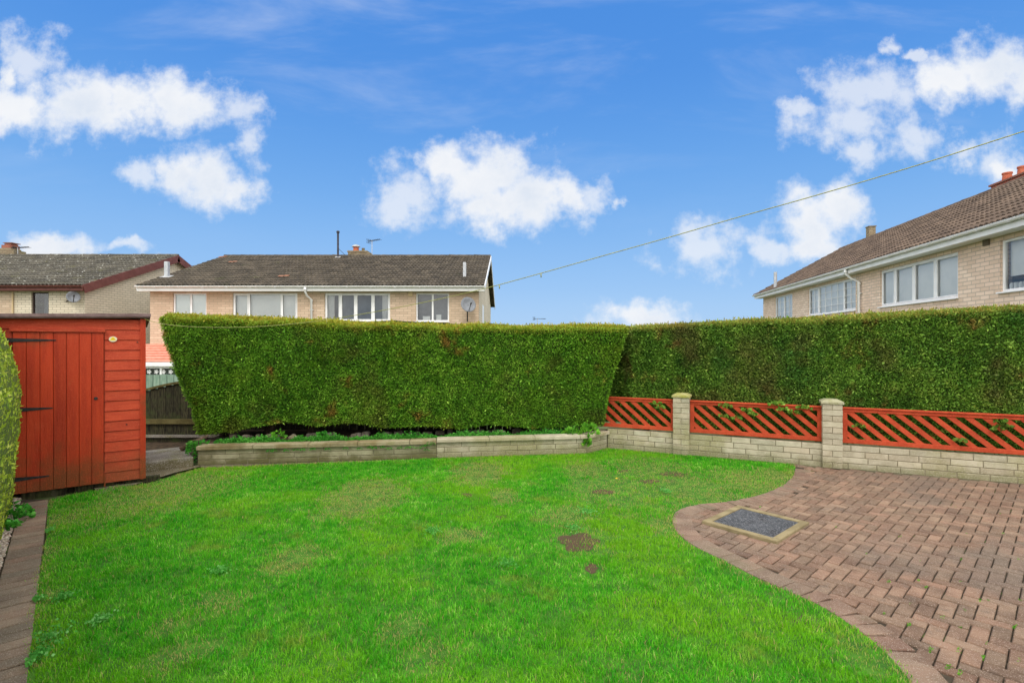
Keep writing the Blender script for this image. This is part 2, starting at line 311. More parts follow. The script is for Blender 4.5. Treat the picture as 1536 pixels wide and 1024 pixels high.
# ------------------------------------------------------------------ world
def in_poly(x, y, poly):
    ins = np.zeros(len(x), bool); n = len(poly); j = n-1
    for i in range(n):
        xi, yi = poly[i]; xj, yj = poly[j]
        c = ((yi > y) != (yj > y)) & (x < (xj-xi)*(y-yi)/((yj-yi) if abs(yj-yi) > 1e-12 else 1e-12) + xi)
        ins ^= c; j = i
    return ins
SUN_EL, SUN_AZ = math.radians(50), math.radians(180)   # azimuth clockwise from +Y
def build_world():
    w = bpy.data.worlds.new('World'); sc.world = w; w.use_nodes = True; nt = w.node_tree
    bg = nt.nodes['Background']; bg.inputs[1].default_value = 1.0
    tc = N(nt, 'ShaderNodeTexCoord'); D = tc.outputs['Generated']
    sky = N(nt, 'ShaderNodeTexSky', sky_type='NISHITA'); sky.sun_disc = False; sky.sun_elevation = SUN_EL; sky.sun_rotation = SUN_AZ
    sk = N(nt, 'ShaderNodeVectorMath', operation='SCALE'); nt.links.new(sky.outputs[0], sk.inputs[0]); sk.inputs['Scale'].default_value = .10
    sep = N(nt, 'ShaderNodeSeparateXYZ'); nt.links.new(D, sep.inputs[0]); Z = sep.outputs[2]; Yd = sep.outputs[1]
    r = N(nt, 'ShaderNodeValToRGB'); e = r.color_ramp.elements; r.color_ramp.interpolation = 'B_SPLINE'
    stops = ((0,(.45,.67,.97)), (.10,(.33,.58,.95)), (.26,(.17,.44,.90)), (.45,(.075,.295,.82)), (.8,(.055,.25,.76)))
    while len(e) < len(stops): e.new(.5)
    for i, (p, c) in enumerate(stops): e[i].position = p; e[i].color = c4(c)
    nt.links.new(Z, r.inputs[0])
    blue = mixc(nt, .9, sk.outputs[0], r.outputs[0])
    # cloud field: lumps placed by direction, frayed by noise
    yy = mathn(nt, 'MAXIMUM', Yd, .05)
    px = mathn(nt, 'DIVIDE', sep.outputs[0], yy); pz = mathn(nt, 'DIVIDE', Z, yy)
    cmb = N(nt, 'ShaderNodeCombineXYZ'); nt.links.new(px, cmb.inputs[0]); nt.links.new(pz, cmb.inputs[1])
    wn = N(nt, 'ShaderNodeTexNoise'); setin(wn, {'Scale': 9.0, 'Detail': 7.0, 'Roughness': .62}); nt.links.new(cmb.outputs[0], wn.inputs['Vector'])
    wv = N(nt, 'ShaderNodeVectorMath', operation='SUBTRACT'); nt.links.new(wn.outputs[1], wv.inputs[0]); wv.inputs[1].default_value = (.5,.5,.5)
    ws = N(nt, 'ShaderNodeVectorMath', operation='MULTIPLY_ADD'); nt.links.new(wv.outputs[0], ws.inputs[0]); ws.inputs[1].default_value = (.13,.10,0)
    nt.links.new(cmb.outputs[0], ws.inputs[2]); Q = ws.outputs[0]
    def field(blobs):
        cur = None
        for (u, v, a, b) in blobs:
            cx, cz, sx, sz = (u-768)/F, (512-v)/F, F/a, F/b
            ma = N(nt, 'ShaderNodeVectorMath', operation='MULTIPLY_ADD'); nt.links.new(Q, ma.inputs[0])
            ma.inputs[1].default_value = (sx, sz, 0); ma.inputs[2].default_value = (-cx*sx, -cz*sz, 0)
            ln = N(nt, 'ShaderNodeVectorMath', operation='LENGTH'); nt.links.new(ma.outputs[0], ln.inputs[0])
            cur = ln.outputs['Value'] if cur is None else N_smin(nt, cur, ln.outputs['Value'])
        return cur
    def N_smin(nt, a, b):
        n = N(nt, 'ShaderNodeMath', operation='SMOOTH_MIN'); nt.links.new(a, n.inputs[0]); nt.links.new(b, n.inputs[1]); n.inputs[2].default_value = .25
        return n.outputs[0]
    dense = [(30,165,85,44),(120,155,90,54),(205,152,80,46),(275,154,64,40),(22,118,24,34),(272,258,44,42),(312,262,58,48),(352,285,48,30),
             (668,242,38,36),(730,262,84,58),(790,292,82,52),(740,318,74,36),(855,292,46,32),
             (85,374,80,24),(968,472,76,24),(1218,332,66,52),(1258,308,52,40),(1215,368,58,26),
             (1420,118,56,46),(1480,102,72,54),(1550,120,66,50),(1515,262,34,18)]
    wisp = [(45,95,38,48),(355,160,40,30),(375,205,30,40),(215,262,32,22),(612,285,52,48),(588,318,34,28),(925,298,10,10),(195,376,34,10),(1060,378,58,38),
            (1300,135,92,44),(1265,185,70,40),(1350,205,58,30),(1290,225,42,22),(1160,368,32,26),(1338,68,16,12),(1372,82,14,8),(1440,232,50,14),(1500,250,40,30),(1205,165,30,20),(890,285,36,24)]
    nfine = noise_n(nt, cmb.outputs[0], 16.0, 9, .61)
    nbig = noise_n(nt, cmb.outputs[0], 5.0, 6, .6)
    fd = mathn(nt, 'ADD', field(dense), mathn(nt, 'MULTIPLY_ADD', nfine, 2.1, -.98))
    dd = mathn(nt, 'SUBTRACT', 1.0, smooth(nt, fd, .35, 1.35))
    fw = mathn(nt, 'ADD', field(wisp), mathn(nt, 'MULTIPLY_ADD', nfine, 3.6, -1.75))
    dw = mathn(nt, 'MULTIPLY', mathn(nt, 'SUBTRACT', 1.0, smooth(nt, fw, .2, 1.5)), .7)
    dens = mathn(nt, 'MAXIMUM', dd, dw)
    # thin high streaks
    st = noise_n(nt, mapping(nt, cmb.outputs[0], (1.2, 4.5, 1), (0,0,0), (0,0,math.radians(16))), 1.3, 6, .6, .4)
    cir = mathn(nt, 'MULTIPLY', mathn(nt, 'MULTIPLY', smooth(nt, st, .48, .80), .30), smooth(nt, Z, .10, .5))
    dens = mathn(nt, 'MAXIMUM', dens, cir)
    front = smooth(nt, Yd, .08, .25); dens = mathn(nt, 'MULTIPLY', dens, front)
    shade = smooth(nt, nbig, .35, .7)
    ccol = mixc(nt, shade, (.90,.92,.96), (.72,.79,.90))
    ccol = mixc(nt, mathn(nt,'MULTIPLY', smooth(nt, fd, .1, .9), .7), ccol, (.93,.95,.98))
    col = mixc(nt, dens, blue, ccol)
    # broken bright cloud deck added out of view, overhead and behind, as fill light
    deck = smooth(nt, noise_n(nt, D, 2.2, 6, .6), .22, .46)
    away = mathn(nt, 'MAXIMUM', smooth(nt, Z, .58, .76), mathn(nt, 'SUBTRACT', 1.0, smooth(nt, Yd, .22, .52)))
    dk = mathn(nt, 'MULTIPLY', deck, away)
    col = mixc(nt, dk, col, FILL_DECK)
    nt.links.new(col, bg.inputs[0])
FILL_DECK = (2.1,2.07,2.0)
build_world()
sl = bpy.data.lights.new('sun', 'SUN'); sl.energy = 1.3; sl.angle = math.radians(18); sl.color = (1,.95,.88)
so = bpy.data.objects.new('sun', sl); COL.objects.link(so)
sd = Vector((math.sin(SUN_AZ)*math.cos(SUN_EL), math.cos(SUN_AZ)*math.cos(SUN_EL), math.sin(SUN_EL)))
so.rotation_euler = (-sd).to_track_quat('-Z', 'Y').to_euler(); so.location = sd*40
cam = bpy.data.cameras.new('camera'); cam.sensor_width = 36; cam.lens = 36*F/1536; cam.clip_end = 2000; cam.clip_start = .05
co = bpy.data.objects.new('camera', cam); COL.objects.link(co); co.location = (0,0,CH); co.rotation_euler = (math.pi/2,0,0); sc.camera = co
vs = sc.view_settings; sc.display_settings.display_device = 'sRGB'; vs.view_transform = 'Standard'; vs.look = 'None'; vs.exposure = 0.0; vs.gamma = 1
sc.cycles.max_bounces = 6; sc.cycles.transparent_max_bounces = 8; sc.cycles.use_denoising = True

# ------------------------------------------------------------------ key lines
def spline(pts, n=8):
    out = []
    P = [pts[0]] + list(pts) + [pts[-1]]
    for i in range(1, len(P)-2):
        for k in range(n):
            t = k/n; a, b, c, d = P[i-1], P[i], P[i+1], P[i+2]
            out.append(tuple(.5*((2*b[j]) + (-a[j]+c[j])*t + (2*a[j]-5*b[j]+4*c[j]-d[j])*t*t + (-a[j]+3*b[j]-3*c[j]+d[j])*t**3) for j in range(2)))
    out.append(tuple(pts[-1])); return out
edge_px = [(1193,702),(1186,718),(1155,737),(1100,751),(1045,757),(1016,766),(1008,779),(1016,798),(1040,818),(1085,840),(1150,873),(1225,905),(1292,948),(1340,990),(1372,1030)]
edge = spline([tuple(G(u,v).xy) for u, v in edge_px])
edge += [(edge[-1][0]+.10, edge[-1][1]-.6), (edge[-1][0]+.1, edge[-1][1]-2.5)]
WD = Vector((.91,-.4147,0)).normalized(); WNv = Vector((-WD.y*-1, -WD.x, 0)).normalized()   # along, and outward (towards the garden)
if WNv.y > 0: WNv = -WNv
WN = Vector((WD.y, -WD.x, 0)).normalized()
if WN.y > 0: WN = -WN
W0 = Vector((2.498,7.30,0))
def wall_at_u(u, off=0.0):
    p = ray_plane(u, 512, W0 + WN*off, WN); p.z = 0; return p
B0, B1, B2 = G(296,698), G(655,687), G(880,680)
B3 = wall_at_u(911)
PD = Vector((.65,-.76,0)).normalized(); PN = Vector((.76,.65,0)).normalized()   # path along / towards lawn
def path_pt(t, n): return PN*n + PD*t     # n = offset
lawn = list(edge)
lawn += [(-1.6,-.6)]
pn0 = -.145
def pp(y, n):   # path-line point at world y
    t = (y - PN.y*n)/PD.y; q = path_pt(t, n); return (q.x, q.y)
lawn += [pp(-.6, pn0), pp(1.5, pn0+.01), pp(3.0, pn0-.01), pp(4.2, pn0+.015), pp(5.22, pn0)]
lawn += [tuple(G(110,741).xy), tuple(G(165,732).xy), tuple(G(218,726).xy), tuple(G(262,714).xy), tuple(G(300,702).xy)]
lawn += [tuple(B1.xy), tuple(B2.xy), tuple(B3.xy), tuple((wall_at_u(1190)).xy)]

# ------------------------------------------------------------------ ground, lawn, patio
def ground():
    mb = MB(); xs = [-600,-60,-25,-12,-8,-5,0,5,9,14,25,60,600]; ys = [-400,-30,-8,0,4,8.2,8.9,12,18,40,120,900]
    def h(x, y):
        if y <= 8.2 and x < 8: return -.03
        d = max(0, y-8.2); z = -.2 - min(1.3, d*.13)
        if x >= 8: z = -.2 - min(1.0, (x-8)*.1)
        return z
    vs = [(x, y, h(x, y)) for y in ys for x in xs]; n = len(xs)
    mb.add(vs, [(j*n+i, j*n+i+1, (j+1)*n+i+1, (j+1)*n+i) for j in range(len(ys)-1) for i in range(n-1)])
    tag(mb.build('ground', 'field', uv=False), kind='structure')
ground()
def sheet(name, poly, z, m, **kw):
    cv, _, cf = cdt([Vector((p[0], p[1])) for p in poly], [], [list(range(len(poly)))], 1, 1e-5)[:3]
    mb = MB(); mb.add([(p[0], p[1], z) for p in cv], [tuple(f) for f in cf])
    return tag(mb.build(name, m, uv=False), **kw)
sheet('lawn', lawn, 0.0, 'lawn_soil', kind='structure')

def grass():
    xs = [p[0] for p in lawn]; ys = [p[1] for p in lawn]
    n0 = 1500000
    # more blades where the lawn is near and seen large
    y = 1.9 + (8.0-1.9)*RS.rand(n0)**1.35; x = -5.4 + 10.4*RS.rand(n0)
    keep = np.abs(x) < y*1.02+.15; x, y = x[keep], y[keep]
    jx, jy = RS.normal(size=len(x))*.012 + .018*np.sin(x*9+y*5), RS.normal(size=len(x))*.012 + .018*np.sin(y*11-x*4)
    k = in_poly(x+jx, y+jy, lawn) & (y > 2.2); x, y = x[k], y[k]
    # worn patches: centre px, radius px, thinning, dryness
    patch = [(870,812,36,.9,.5),(888,852,15,.9,.5),(930,730,60,.35,.5),(1060,745,60,.3,.7),(1165,715,26,.3,.8),(846,806,14,.6,.6),(905,735,46,.55,.6),(985,712,60,.55,.5),(1035,735,60,.35,.8),(1130,728,50,.2,.7),(720,708,36,.35,1.0),(545,746,52,.35,.9),(440,840,38,.3,.8),
             (850,775,34,.55,.8),(755,745,20,.4,.8),(690,805,26,.3,.8),(60,900,26,.3,.6),(60,830,20,.3,.7),(90,780,30,.25,.6),(270,985,34,.5,.6),(255,940,24,.3,.5),(640,985,40,.35,.4),
             (1000,790,26,.2,.7),(1130,850,30,.2,.6),(1290,925,36,.25,.4),(1310,985,40,.5,.3),(250,738,70,.2,.6),(600,945,30,.2,.5),(880,705,30,.3,.7),(330,905,30,.2,.5)]
    dens = np.ones(len(x)); dry = np.zeros(len(x))
    wob = np.array([nz(a*6, b*6) + .6*nz(a*17, b*17, 3) for a, b in zip(x[::1], y[::1])])
    for (u, v, rr, th, dr) in patch:
        c = G(u, v); rad = rr*CH/(v-512); radx, rady = rad, rad*1.7 if v < 760 else rad*1.2
        q = np.sqrt(((x-c.x)/radx)**2 + ((y-c.y)/rady)**2) + wob*.55
        f = np.clip(1.5-q, 0, 1); dens *= 1-f*th; dry = np.maximum(dry, np.clip(f*dr*1.2, 0, 1))
    dens *= np.clip(.86 + wob*.45, .3, 1)
    ed = np.full(len(x), 9.0)
    LP_ = lawn + [lawn[0]]
    for (ax_, ay_), (bx_, by_) in zip(LP_, LP_[1:]):
        vx_, vy_ = bx_-ax_, by_-ay_; t_ = np.clip(((x-ax_)*vx_+(y-ay_)*vy_)/max(vx_*vx_+vy_*vy_, 1e-9), 0, 1)
        ed = np.minimum(ed, (x-ax_-vx_*t_)**2+(y-ay_-vy_*t_)**2)
    ed = np.sqrt(ed); dry = np.maximum(dry, np.exp(-(ed/(.07+.05*wob))**2)*(.35+.6*wob)).clip(0, 1)
    k = RS.rand(len(x)) < dens*.62; x, y, dry, wob = x[k], y[k], dry[k], wob[k]
    if len(x) > 430000: s = RS.permutation(len(x))[:430000]; x, y, dry, wob = x[s], y[s], dry[s], wob[s]
    n = len(x); print('blades', n)
    hgt = (.018 + .024*RS.rand(n)**1.3)*(1+.35*wob)*(1-.45*dry); wd = (.0022+.0018*RS.rand(n))*(1+.10*(y-2.5))
    a = RS.rand(n)*2*np.pi; lean = .25+.75*RS.rand(n); la = a + RS.normal(size=n)*.8
    S = np.stack([np.cos(a), np.sin(a), np.zeros(n)], 1); Ld = np.stack([-np.sin(la), np.cos(la), np.zeros(n)], 1)
    B = np.stack([x, y, np.full(n, -.003)], 1); Zv = np.array([[0,0,1.0]])
    h = hgt[:,None]; w = wd[:,None]; l = lean[:,None]
    mid = B + Zv*h*.6 + Ld*h*l*.25; tipp = B + Zv*h*(1-.25*l) + Ld*h*l*.8
    V = np.stack([B - S*w/2, B + S*w/2, mid - S*w*.4, mid + S*w*.4, tipp], 1).reshape(-1,3)
    base = (np.arange(n)*5)[:,None]; L = (base + np.array([[0,1,3,2,2,3,4]])).ravel()
    st = (np.arange(n)*7)[:,None] + np.array([[0,4]])
    isdry = (RS.rand(n) < dry*.9+.035).astype(float)*(.55+.45*RS.rand(n))
    o = np_mesh('grass', V, L, st.ravel(), 'grass', [('rnd', np.repeat(RS.rand(n), 5)), ('tip', np.repeat(isdry, 5))])
    tag(o, 'short bright green lawn grass with a few worn brown patches', 'grass', kind='stuff')
grass()
def bare(name_i, u, v, ru, rv):
    pts = []
    for k in range(28):
        a = k*math.tau/28; w = 1 + .45*nz(math.cos(a)*1.7+u, math.sin(a)*1.7+v, 2) + .25*nz(math.cos(a)*5+u, math.sin(a)*5, 7)
        pts.append(tuple(G(u+ru*w*math.cos(a), v+rv*w*math.sin(a)).xy))
    sheet('bare_soil', pts, .003, 'bare', kind='structure')
for b_ in ((868,812,28,13),(888,853,10,7),(905,738,16,3.5),(1012,711,24,3.5),(935,706,10,2.2),(700,742,9,3),(752,776,8,2.6),(975,722,14,3)): bare(0, *b_)
def clover():
    P = []
    for (u, v, rr) in ((75,960,34),(60,985,28),(95,900,16),(150,935,20),(52,905,12),(40,1000,20),(1000,740,14),(880,770,22),(860,795,20),(70,800,10),(650,800,16),(760,850,18),(330,860,18)):
        c = G(u, v); rad = rr*CH/(v-512)
        for _ in range(150): a = random.random()*6.28; q = abs(random.gauss(0,.5))*rad; P.append((c.x+math.cos(a)*q, c.y+math.sin(a)*q*1.3, random.uniform(.022,.04)))
    P = np.array(P); P = P[in_poly(P[:,0], P[:,1], lawn)]; n = len(P); D = RS.normal(size=(n,3))*np.array([1,1,.25]); up = np.tile(np.array([[0,0,1.0]]), (n,1)) + RS.normal(size=(n,3))*.3
    o = leaves('clover', P, D, .012+.008*RS.rand(n), .011+.006*RS.rand(n), 'clover', flat=np.cross(unit(D), unit(up))+1e-3)
    tag(o, 'small clover leaves scattered through the lawn', 'clover', kind='stuff')
clover()

# patio base sheet and pavers
edge_np = np.array(edge)
patio_poly = list(edge) + [(9.5,-3.0), (9.5,3.9)] + [tuple((W0+WD*5.5).xy), tuple(wall_at_u(1190).xy)]
sheet('patio', patio_poly, -.012, 'joint', kind='structure')
def dist_edge(px, py):
    a = edge_np[:-1]; b = edge_np[1:]; ab = b-a; t = ((px-a[:,0])*ab[:,0] + (py-a[:,1])*ab[:,1])/np.maximum((ab**2).sum(1), 1e-9)
    t = np.clip(t, 0, 1); c = a + ab*t[:,None]; return np.sqrt(((c[:,0]-px)**2 + (c[:,1]-py)**2).min())
def inside1(p, poly): return bool(in_poly(np.array([p[0]]), np.array([p[1]]), poly)[0])
lid_c = (G(1069,786)+G(1110,765)+G(1198,786)+G(1159,810))/4
th = math.radians(43); a1 = Vector((math.cos(th), math.sin(th), 0)); a2 = Vector((-math.sin(th), math.cos(th), 0)); UP = Vector((0,0,1))
def pavers():
    mb = MB(); b = .083
    for i in range(-130, 130):
        for j in range(-130, 130):
            k = (i + j) % 4
            # herringbone: k=0 starts a block along a1, k=1.. pattern
            if k == 0: c = a1*(i+1)*b + a2*(j+.5)*b; ax, ay = a1, a2
            elif k == 2: c = a1*(i+.5)*b + a2*(j+1)*b; ax, ay = a2, a1
            else: continue
            c = c + Vector((2.0,4.2,0))
            if c.y < 1.6 or c.x < 0 or c.x > c.y*1.15+.8: continue
            if (c - W0).dot(WN) < .02: continue
            if not inside1(c, patio_poly): continue
            if dist_edge(c.x, c.y) < .155: continue
            d = c - lid_c
            if abs(d.dot(LA)) < .24 and abs(d.dot(LB)) < .26: continue
            tx, ty = random.gauss(0, .010), random.gauss(0, .010); az = Vector((tx, ty, 1)).normalized()
            x_ = (ax - az*ax.dot(az)).normalized(); y_ = az.cross(x_); rot = random.gauss(0, .012); x2 = x_*math.cos(rot)+y_*math.sin(rot); y2 = az.cross(x2)
            mb.obox(c + UP*(-.028+random.gauss(0,.0016)), x2, y2, az, 2*b-.0075, b-.0075, .06, .005)
    tag(mb.build('patio_paving', 'paver', uv=False), kind='structure')
LA = (G(1160,811)-G(1070,786)); LA.z = 0; LA.normalize(); LB = Vector((-LA.y, LA.x, 0))
pavers()
def border():
    mb = MB(); pts = [Vector((p[0], p[1], 0)) for p in edge]
    # resample by arc length, wedge-shaped soldiers pointing away from the lawn
    s = [0]
    for a, b in zip(pts, pts[1:]): s.append(s[-1]+(b-a).length)
    def at(t):
        for i in range(len(pts)-1):
            if s[i+1] >= t:
                q = (t-s[i])/max(1e-6, s[i+1]-s[i]); d = (pts[i+1]-pts[i]).normalized(); return pts[i].lerp(pts[i+1], q), d
        return pts[-1], (pts[-1]-pts[-2]).normalized()
    step = .104; t = .02
    cent = Vector((4,4,0))
    while t < s[-1]-.1 and t < 9:
        step = .084 if t < 2.6 else random.choice((.10,.16,.13))
        p, _ = at(t+step/2); pa, _ = at(max(0, t-.10)); pb, _ = at(t+step+.10); d = (pb-pa).normalized()
        n = Vector((d.y, -d.x, 0))
        if inside1(p + n*.05, lawn): n = -n
        q0, q1 = at(t)[0], at(t+step-.006)[0]
        tall = .17
        # wedge
        o0 = q0 + n*tall; o1 = q1 + n*tall; z1 = .005 + random.gauss(0, .002); z0 = -.05
        c = .004; rr = random.random()
        e = d*c
        vs = [q0+UP*z0, q1+UP*z0, o1+UP*z0, o0+UP*z0, q0+UP*(z1-c), q1+UP*(z1-c), o1+UP*(z1-c), o0+UP*(z1-c),
              q0+e+n*c+UP*z1, q1-e+n*c+UP*z1, o1-e-n*c+UP*z1, o0+e-n*c+UP*z1]
        mb.add(vs, [(3,2,1,0),(0,1,5,4),(1,2,6,5),(2,3,7,6),(3,0,4,7),(4,5,9,8),(5,6,10,9),(6,7,11,10),(7,4,8,11),(8,9,10,11)], rr)
        t += step
    tag(mb.build('patio_edging', 'paver_edge', uv=False), kind='structure')
border()
# moss tufts in the paving joints
def joint_moss():
    P = []; T = []
    spots = [(1443,838),(1527,838),(1378,870),(1441,872),(1333,872),(1470,900),(1326,920),(1364,937),(1389,880),(1440,940),(1438,975),(1475,985),(1482,900),(1500,770),(1505,800),(1450,800),(1530,900),(1522,940),(1433,760),(1480,965),(1395,975),(1422,1000),(1440,1008),(1365,905),(1255,790),(1140,760),(1380,842),(1300,830),(1350,805),(1415,925),(1448,915),(1529,990)]
    for u, v in spots:
        c = G(u, v); L = random.uniform(.008,.035)
        for _ in range(int(L*1300)): q_ = random.uniform(-L,L); P.append((c.x + a1.x*q_+random.gauss(0,.0035), c.y + a1.y*q_+random.gauss(0,.0035), -.003)); 
    P = np.array(P); n = len(P); D = RS.normal(size=(n,3))*.7 + np.array([0,0,1.0])
    o = leaves('moss', P, D, .006+.008*RS.rand(n), .004+.003*RS.rand(n), 'ivy'); tag(o, 'bright green moss and weeds in the paving joints', 'moss', kind='stuff')
joint_moss()

# manhole cover
def manhole():
    r = empty('manhole_cover', lid_c, math.atan2(LA.y, LA.x), label='rectangular grey metal manhole cover set in a cement surround in the paving', cat='manhole cover')
    hx, hy = .258, .282; w = .058
    mb = MB()
    def fr(x0,x1,y0,y1,zt): mb.obox(((x0+x1)/2,(y0+y1)/2,(zt-.06)/2), (1,0,0),(0,1,0),(0,0,1), x1-x0, y1-y0, zt+.06, .006)
    fr(-hx-w,hx+w,-hy-w,-hy,.030); fr(-hx-w,hx+w,hy,hy+w,.026); fr(-hx-w,-hx,-hy+.001,hy-.001,.027); fr(hx,hx+w,-hy+.001,hy-.001,.029)
    mb.build('surround', 'cement', r, uv=False)
    m2 = MB(); m2.obox((0,0,0), (1,0,0),(0,1,0),(0,0,1), 2*hx-.008, 2*hy-.008, .036, .004)
    lid = m2.build('lid', 'lid', r, uv=False)
    m3 = MB(); n = 22
    for i in range(n):
        for j in range(n-2):
            if 8 <= i <= 13 and 4 <= j <= 15 and random.random() < .8: continue
            x = -hx+.03+(2*hx-.06)*i/(n-1); y = -hy+.03+(2*hy-.06)*j/(n-3)
            m3.obox((x, y, .0185), a_(i+j), b_(i+j), (0,0,1), .017, .006, .005, .0015)
    for q in range(5): m3.obox((-.03+q*.016, 0, .0185), (1,0,0),(0,1,0),(0,0,1), .008, .14-.03*(q%2), .004, .001)
    m3.build('raised_grip', 'lid', lid, uv=False)
def a_(k): return (1,0,0) if k % 2 else (0,1,0)
def b_(k): return (0,1,0) if k % 2 else (-1,0,0)
manhole()

# left path
def leftpath():
    mb = MB(); t = -8.0
    base = [pp(y, n) for y, n in ((-.6,-.36),(-.6,-.14),(5.3,-.14),(5.3,-.36))]
    sheet('path', base, -.008, 'joint', kind='structure')
    while True:
        c = path_pt(t, -.245); t += .103
        if c.y < -.4: break
        if c.y > 5.15: continue
        tx = random.gauss(0,.012); az = Vector((tx, random.gauss(0,.012), 1)).normalized(); x_ = (PN - az*PN.dot(az)).normalized(); y_ = az.cross(x_)
        mb.obox(c + UP*(-.018+random.gauss(0,.002)), x_, y_, az, .20, .096, .06, .005)
    tag(mb.build('path_paving', 'path_paver', uv=False), kind='structure')
leftpath()
def gravel():
    poly = [pp(-.6,-.357), pp(5.35,-.357), pp(5.35,-1.6), pp(-.6,-1.6)]
    sheet('gravel_bed', poly, -.006, 'soil', kind='structure')
    mb = MB()
    for _ in range(2600):
        y = random.uniform(2.6,5.3) if random.random() < .5 else random.uniform(3.4,5.3); n = -.36 - abs(random.gauss(0,.09)); q = pp(y, n)
        r = random.uniform(.006,.017); ph = random.random()*6
        vs = []
        for k in range(5): vs.append((q[0]+r*math.cos(ph+k*1.257)*random.uniform(.7,1.1), q[1]+r*math.sin(ph+k*1.257)*random.uniform(.7,1.1), random.uniform(.0,.006)))
        vs.append((q[0], q[1], r*.8)); vs.append((q[0]+r*.3, q[1]+r*.3, r*.75))
        mb.add(vs, [(0,1,5),(1,2,6,5),(2,3,6),(3,4,5,6),(4,0,5)])
    tag(mb.build('gravel', 'pebble', uv=False), 'brown and grey pebbles between the path and the left hedge', 'gravel', kind='stuff')
gravel()

# ------------------------------------------------------------------ block walls
def course_wall(mb, p0, p1, nrm, z0, n, ch, L=.30, off=0.0, h=.072, end0=0.0):
    d = (p1-p0); T = d.length; d.normalize()
    for c in range(n):
        x = -(L/2 if c % 2 else 0) - off
        while x < T:
            LL = L*(random.choice((1,1,1,.8)))
            a = max(0, x); b = min(T, x+LL); x += LL
            if b - a < .03: continue
            cen = p0 + d*((a+b)/2) + nrm*(-.05+random.gauss(0,.0018)) + UP*(z0 + ch*c + ch/2)
            mb.obox(cen, d, UP if True else UP, nrm if d.cross(UP).dot(nrm) > 0 else nrm, (b-a)-.008, h-.006+.002, .10, .004)
def mortar_core(mb, p0, p1, nrm, z0, z1):
    d = (p1-p0); T = d.length; d.normalize()
    mb.obox(p0 + d*T/2 + nrm*(-.055) + UP*((z0+z1)/2), d, UP, nrm, T, z1-z0, .098, 0)
def garden_wall():
    r = empty('boundary_wall', wall_at_u(1248), label='low buff block wall with two capped pillars carrying the red trellis panels', cat='garden wall')
    inv = Matrix.Translation(-r.location)
    P0 = wall_at_u(911); P1 = W0 + WD*6.0
    def L_(mb):
        mb.v = [tuple(Vector(v)-r.location) for v in mb.v]; return mb
    mb = MB(); mortar_core(mb, P0, P1, WN, -.05, .298); L_(mb).build('mortar_core', 'mortar', r, uv=False)
    mb = MB(); course_wall(mb, P0, P1, WN, .0, 4, .075); L_(mb).build('wall_blocks', 'stone', r, uv=False)
    for i, u in enumerate((1022, 1248)):
        c = wall_at_u(u) + WN*(-.065)
        w = .222; pb = MB()
        for k in range(11):
            z = .003 + k*.0735 + .035
            if k % 2 == 0:
                for s, q in ((-1, .5), (1, .5)): pb.obox(c + WD*(s*w/4) + UP*z + WN*random.gauss(0,.0015), WD, UP, WN, w/2-.006, .067, w, .004)
            else:
                f = .5; pb.obox(c + UP*z + WN*random.gauss(0,.0015), WD, UP, WN, w-.002, .067, w, .004)
        core = MB(); core.obox(c + UP*.405, WD, UP, WN, w-.012, .81, w-.012, 0)
        pil = L_(pb).build('pillar', 'stone', r, uv=False); L_(core).build('mortar', 'mortar', pil, uv=False)
        cb = MB(); h = .125
        q = [c+WD*a*h+WN*b*h for a, b in ((-1,-1),(1,-1),(1,1),(-1,1))]; q2 = [c+WD*a*h*.55+WN*b*h*.55 for a, b in ((-1,-1),(1,-1),(1,1),(-1,1))]
        cb.add([p+UP*.812 for p in q]+[p+UP*.838 for p in q]+[p+UP*.866 for p in q2]+[c+UP*.872],
               [(3,2,1,0),(0,1,5,4),(1,2,6,5),(2,3,7,6),(3,0,4,7),(4,5,9,8),(5,6,10,9),(6,7,11,10),(7,4,8,11),(8,9,12),(9,10,12),(10,11,12),(11,8,12)])
        cap = L_(cb).build('cap', ('cap_moss','cap')[i], pil, uv=False)
        if i == 0: cap['label'] = 'yellow mossy pillar cap'
garden_wall()
